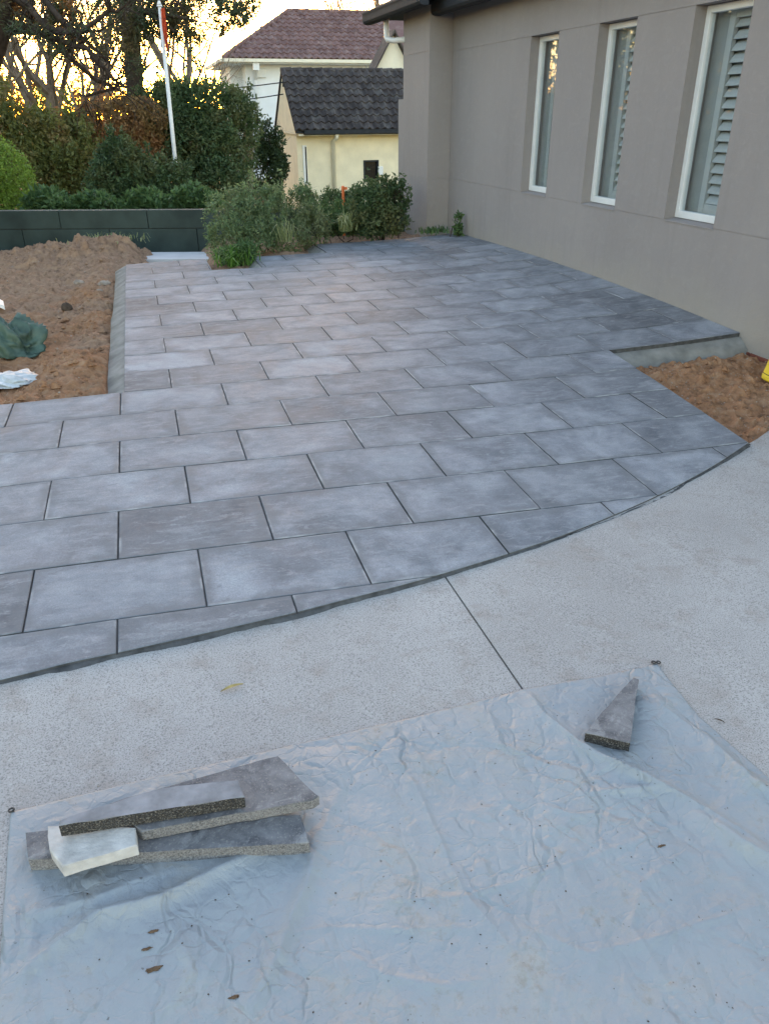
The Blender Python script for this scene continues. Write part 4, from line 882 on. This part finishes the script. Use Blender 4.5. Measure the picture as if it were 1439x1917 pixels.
pebbles('loose_clods', 'orange soil clods heaped beside the concrete haunch', 420, lambda r, n: (-.16-.5*r.random(n)**1.3, 2.5+4.2*r.random(n)), yard2, M['soil'], .008, .045, 13)
pebbles('loose_clods', 'brown soil clods in the pocket by the house', 260, lambda r, n: (lambda x, y: (x, np.maximum(y, .9+(x-3.23)*.56)))(3.4+1.0*r.random(n), .95+1.35*r.random(n)), pocket, M['soil'], .006, .032, 14)
# yellow bucket leaning at the right edge
bk_ = tag(empty('bucket', Vector(onz(1447, 716, -.10))), 'yellow plastic bucket leaning at the right edge of the soil pocket', 'bucket')
def lathe(prof, seg=28):
    g = MB(); n = len(prof)
    g.add([(r*math.cos(2*math.pi*k/seg), r*math.sin(2*math.pi*k/seg), z) for r, z in prof for k in range(seg)], [(i*seg+k, i*seg+(k+1) % seg, (i+1)*seg+(k+1) % seg, (i+1)*seg+k) for i in range(n-1) for k in range(seg)]); return g
lathe([(.0, 0), (.082, 0), (.088, .008), (.089, .02), (.0915, .022), (.0915, .030), (.090, .032), (.103, .20), (.109, .202), (.109, .215), (.104, .216), (.100, .2), (.086, .02), (0, .015)]).build('shell', M['yellow'], bk_, smooth=False)
lathe([(.0912, .036), (.0917, .036), (.0921, .0405), (.0916, .0405)]).build('band', M['black'], bk_)
for k in range(4):
    a0 = 3.0 + k*.16; g = MB(); z0, z1 = .105, .15 + .01*(k % 2)
    g.add([(rr*math.cos(aa), rr*math.sin(aa), z) for aa, z, rr in ((a0, z0, .0963), (a0+.09, z0+.004, .0966), (a0+.10, z1, .1002), (a0+.02, z1, .1)) ], [(0, 1, 2, 3)]); g.build('print_mark', M['black'], bk_)
bk_.rotation_euler = (math.radians(4), math.radians(17), 0)

# ------------------------------------------------------------------ tarpaulin
def pl(x, y, h=0.0):
    z = -.02
    for _ in range(5): q = onz(x, y, z + h); z = float(zd(q[0]))
    return q
XL = lambda v: np.interp(v, [0, .18, .35, 1], [-.246, -.228, -.205, -.15]); XR = lambda v: np.interp(v, [0, .15, .3, .6, 1], [1.668, 1.642, 1.672, 1.70, 1.72])
TT = lambda X: np.interp(X, [-.246, .1, .442, .716, .97, 1.214, 1.45, 1.671], [-.774, -.748, -.726, -.712, -.697, -.680, -.688, -.682])
nu, nv = 400, 330
U, Vv = np.meshgrid(np.linspace(0, 1, nu), np.linspace(0, 1, nv), indexing='ij')
TX = XL(Vv)*(1-U) + XR(Vv)*U; TY = TT(TX)*(1-Vv) + (-2.35)*Vv
TX = TX + .006*fbm(TX*6, TY*6, 90, 3); TY = TY + .008*fbm(TX*5, TY*5, 91, 3)
def fold(pts, h, wd, sharp=1.0):
    P = np.array([pl(*q)[:2] for q in pts]); best = np.full(TX.shape, 9.); tt = np.zeros(TX.shape); L = 0; tot = sum(np.linalg.norm(P[i+1]-P[i]) for i in range(len(P)-1)); side = np.zeros(TX.shape)
    for i in range(len(P)-1):
        a, b = P[i], P[i+1]; d = b-a; l = np.linalg.norm(d); t = np.clip(((TX-a[0])*d[0]+(TY-a[1])*d[1])/l**2, 0, 1); dx = TX-a[0]-t*d[0]; dy = TY-a[1]-t*d[1]; ds = np.hypot(dx, dy); k = ds < best
        best = np.where(k, ds, best); tt = np.where(k, (L+t*l)/tot, tt); L += l
    env = np.clip(np.sin(np.pi*np.clip(tt*.86+.07, 0, 1)), 0, 1)**.6
    q = best + .006*(vn(TX*20, TY*20, 17)-.5)
    return h*1.1*env*np.exp(-(np.abs(q)/(wd*.8))**(1.5 if sharp < 1.5 else .9))
TH_ = .0025 + .006*fbm(TX*2.6, TY*2.6, 60, 4)
wx, wy = TX + .06*fbm(TX*3, TY*3, 71, 3), TY + .06*fbm(TX*3, TY*3, 72, 3)
msk = np.clip(.35 + 1.6*fbm(TX*1.8, TY*1.8, 66, 3), .1, 1)
TH_ = TH_ + 0.012*msk*ridge(wx*5.5, wy*4.2, 61, 4)**1.6 + .010*msk*ridge(wx*11+3, wy*9, 62, 3)**1.8 + .0030*ridge(wx*22, wy*20, 64, 3)**1.6 + .0014*fbm(TX*34, TY*38, 63, 3)
FOLDS = [([(590, 1600), (575, 1660), (545, 1725), (520, 1800), (470, 1880)], .016, .018, 1), ([(480, 1600), (400, 1640), (300, 1690), (180, 1720), (40, 1830)], .018, .022, 1), ([(300, 1640), (180, 1690), (60, 1720)], .010, .02, 1),
         ([(975, 1290), (1020, 1345), (1080, 1400), (1160, 1445), (1260, 1490), (1439, 1600)], .020, .020, 2), ([(1060, 1400), (1150, 1440), (1220, 1470)], .012, .012, 2), ([(1310, 1380), (1400, 1470), (1480, 1500)], .022, .03, 1),
         ([(1300, 1530), (1380, 1590), (1480, 1640)], .026, .032, 1), ([(1010, 1510), (1070, 1530), (1120, 1528)], .009, .008, 2), ([(1090, 1490), (1160, 1485), (1240, 1480)], .010, .010, 2), ([(770, 1470), (820, 1570), (870, 1680), (940, 1760), (1020, 1880)], .007, .009, 2),
         ([(600, 1690), (740, 1690), (880, 1680), (1100, 1610), (1320, 1530)], .005, .006, 2), ([(760, 1380), (790, 1440), (800, 1470)], .006, .009, 2), ([(700, 1360), (740, 1420), (790, 1500), (850, 1650)], .006, .012, 2), ([(500, 1760), (620, 1740), (760, 1745), (900, 1735)], .006, .006, 2),
         ([(660, 1790), (720, 1830), (820, 1850), (900, 1840)], .007, .01, 2), ([(1280, 1600), (1200, 1660), (1180, 1740), (1250, 1850)], .006, .010, 2), ([(330, 1740), (360, 1820), (300, 1900)], .008, .02, 1), ([(620, 1410), (640, 1480), (600, 1560)], .006, .02, 1),
         ([(1200, 1275), (1240, 1330), (1300, 1370)], .008, .012, 2), ([(100, 1580), (70, 1700), (40, 1900)], .005, .01, 2), ([(900, 1310), (940, 1400), (1040, 1440)], .007, .014, 1), ([(980, 1740), (1100, 1790), (1230, 1760), (1420, 1700)], .007, .011, 2)]
for f_ in FOLDS: TH_ = TH_ + fold(*f_)
TH_ = TH_ - TH_.min()*.6
press = np.zeros(TX.shape)
for (px, py, rx, ry) in ((310, 1560, .36, .08), (1140, 1350, .07, .10)):
    c = pl(px, py); press = np.maximum(press, np.exp(-(((TX-c[0])/rx)**4 + ((TY-c[1])/ry)**4)))
ed_ = np.minimum(np.minimum(U*1.9, (1-U)*1.9), Vv*1.6); TH_ = TH_*np.clip(.25+ed_/.05*.75, .25, 1)
TH_ = TH_*(1-.9*press)
TZ = zd(TX) + .003 + np.clip(TH_, 0, .06)
tp = tag(empty('tarpaulin'), 'wrinkled silver blue tarpaulin spread over the concrete in the foreground', 'tarpaulin')
o = grid_mesh('sheet', np.stack([TX, TY, TZ], -1), M['tarp'], tp); md = o.modifiers.new('thickness', 'SOLIDIFY'); md.thickness = .0012; md.offset = 1
for (px, py) in ((23, 1520), (1231, 1243), (1222, 1243)):
    q = pl(px, py); g = MB(); rr = .006; K = 14
    g.tube([(rr*math.cos(2*math.pi*k/K), rr*math.sin(2*math.pi*k/K), 0) for k in range(K+1)], .0024, 6, False); e = g.build('eyelet', M['eyelet'], tp, smooth=True); e.location = Vector(q) + Vector((0, 0, .007))
rebase(tp, (.7, -1.4, float(zd(.7))))

# ------------------------------------------------------------------ paver offcuts on the tarpaulin
def offcut(name, label, cat, px, top, thick, mat, cutmat=None, tilt=None, group=None, jag=.0006):
    P = [pl(x, y, top) for x, y in px]; c = np.mean(P, axis=0); out = []
    for i in range(len(P)):
        a, b = P[i], P[(i+1) % len(P)]; n = max(1, int(np.linalg.norm(b-a)/.035)); dn = np.array([b[1]-a[1], a[0]-b[0]]); dn = dn/(np.linalg.norm(dn)+1e-9)
        for j in range(n):
            q = a + (b-a)*j/n
            if j: q[:2] = q[:2] + dn*rng.normal(0, jag)
            if tilt is not None: q[2] = q[2] + tilt[0]*(q[0]-c[0]) + tilt[1]*(q[1]-c[1])
            out.append(q)
    c0_ = c - np.array([0, 0, thick]); top_ = [q-c0_ for q in out]; bot = [q-c0_-np.array([rng.normal(0, jag*.5), rng.normal(0, jag*.5), thick]) for q in out]
    bm = bmesh.new(); n = len(top_); tv = [bm.verts.new(q) for q in top_]; bv = [bm.verts.new(q) for q in bot]
    sg = sum(top_[i][0]*top_[(i+1) % n][1]-top_[(i+1) % n][0]*top_[i][1] for i in range(n))
    if sg < 0: tv.reverse(); bv.reverse()
    ft = bm.faces.new(tv); bm.faces.new(bv[::-1]); ss_ = []
    for i in range(n): ss_.append(bm.faces.new((tv[(i+1) % n], tv[i], bv[i], bv[(i+1) % n])))
    for f in ss_: f.material_index = 1
    bmesh.ops.bevel(bm, geom=list(ft.edges), offset=.003, segments=1, affect='EDGES')
    me = bpy.data.meshes.new(name); bm.to_mesh(me); bm.free(); me.materials.append(mat); me.materials.append(cutmat or mat)
    o = link(name, me, None); o.location = Vector(c0_); return tag(o, label, cat, group)
OG = 'paver offcuts on the tarpaulin'
offcut('paver_offcut', 'long dark paver offcut at the bottom of the stack', 'paver', [(48, 1557), (53, 1608), (579, 1577), (562, 1524)], .044, .038, M['offcut'], M['cut_grey'], None, OG)
offcut('paver_offcut', 'wedge shaped grey paver offcut lying second from the bottom of the stack', 'paver', [(265, 1556), (586, 1497), (597, 1489), (578, 1478), (520, 1414), (205, 1503)], .080, .030, M['offcut'], M['cut_grey'], None, OG)
offcut('white_block', 'chipped white stone block sticking out of the offcut stack', 'stone', [(90, 1545), (93, 1590), (117, 1622), (257, 1582), (254, 1548)], .079, .032, M['white_stone'], M['white_stone'], None, None, .0012)
offcut('paver_offcut', 'narrow paver strip with rough dark cut edge on top of the stack', 'paver', [(110, 1545), (458, 1491), (447, 1459), (300, 1475), (113, 1534)], .122, .036, M['offcut_pale'], M['cut'], None, OG)
offcut('paver_wedge', 'small triangular paver wedge lying alone on the right of the tarpaulin', 'paver', [(1095, 1371), (1179, 1390), (1195, 1271), (1185, 1267)], .045, .038, M['offcut'], M['cut'], None, OG, .001)

# ------------------------------------------------------------------ small litter
def litter(name, label, cat, c, L, W, ang, mat, h=.006):
    g = MB(); n = 7; V = []
    for i in range(n):
        t = i/(n-1); wv = W*math.sin(math.pi*min(.98, max(.03, t)))**.8; z = h*(math.sin(t*3.1)+.3); V += [(L*(t-.5), -wv/2, z+h*.4), (L*(t-.5), 0, z), (L*(t-.5), wv/2, z+h*.5)]
    g.add(V, [(i*3+j, i*3+j+1, i*3+j+4, i*3+j+3) for i in range(n-1) for j in range(2)]); o = g.build(name, mat); o.location = Vector(c); o.rotation_euler = (0, 0, ang); return tag(o, label, cat)
litter('dry_leaf', 'curled yellow brown leaf on the concrete above the tarpaulin', 'leaf', pl(435, 1289, .003), .072, .013, .22, M['dry_leaf'])
litter('dry_leaf', 'small dark leaf on the concrete right of the paver wedge', 'leaf', pl(1346, 1350, .003), .03, .006, -.9, M['clod'], .003)
def zt(X, Y):
    i = np.argmin((TX-X)**2+(TY-Y)**2); return float(TZ.flat[i])
for i, (px, py, s, lab) in enumerate([(288, 1749, .012, 'topmost brown dirt crumb on the tarpaulin below the stack'), (276, 1781, .011, 'middle brown dirt crumb on the tarpaulin below the stack'), (290, 1819, .017, 'widest brown dirt crumb on the tarpaulin below the stack'), (1236, 1588, .010, 'ochre dirt crumb near the right edge of the tarpaulin'), (440, 1870, .012, 'grey dirt crumb at the bottom of the tarpaulin')]):
    c = pl(px, py); c[2] = zt(c[0], c[1]) + .001; blob('dirt_crumb', lab, 'dirt', c, (s*1.1, s*.35, s*.16), M['crumb'], 60+i, 1.2, 3)
pebbles('tarp_grit', 'fine dark grit scattered over the tarpaulin', 330, lambda r, n: (-.2+1.85*r.random(n), -.75-1.1*r.random(n)), lambda X, Y: np.array([zt(a, b) for a, b in zip(X, Y)])+.001, M['clod'], .0006, .0030, 8)
pebbles('drive_grit', 'fine pale and dark grit on the concrete driveway', 500, lambda r, n: (-.3+3.4*r.random(n), -.9+1.1*r.random(n)), lambda X, Y: zd(X)+.001, M['rubble'], .0006, .003, 9)
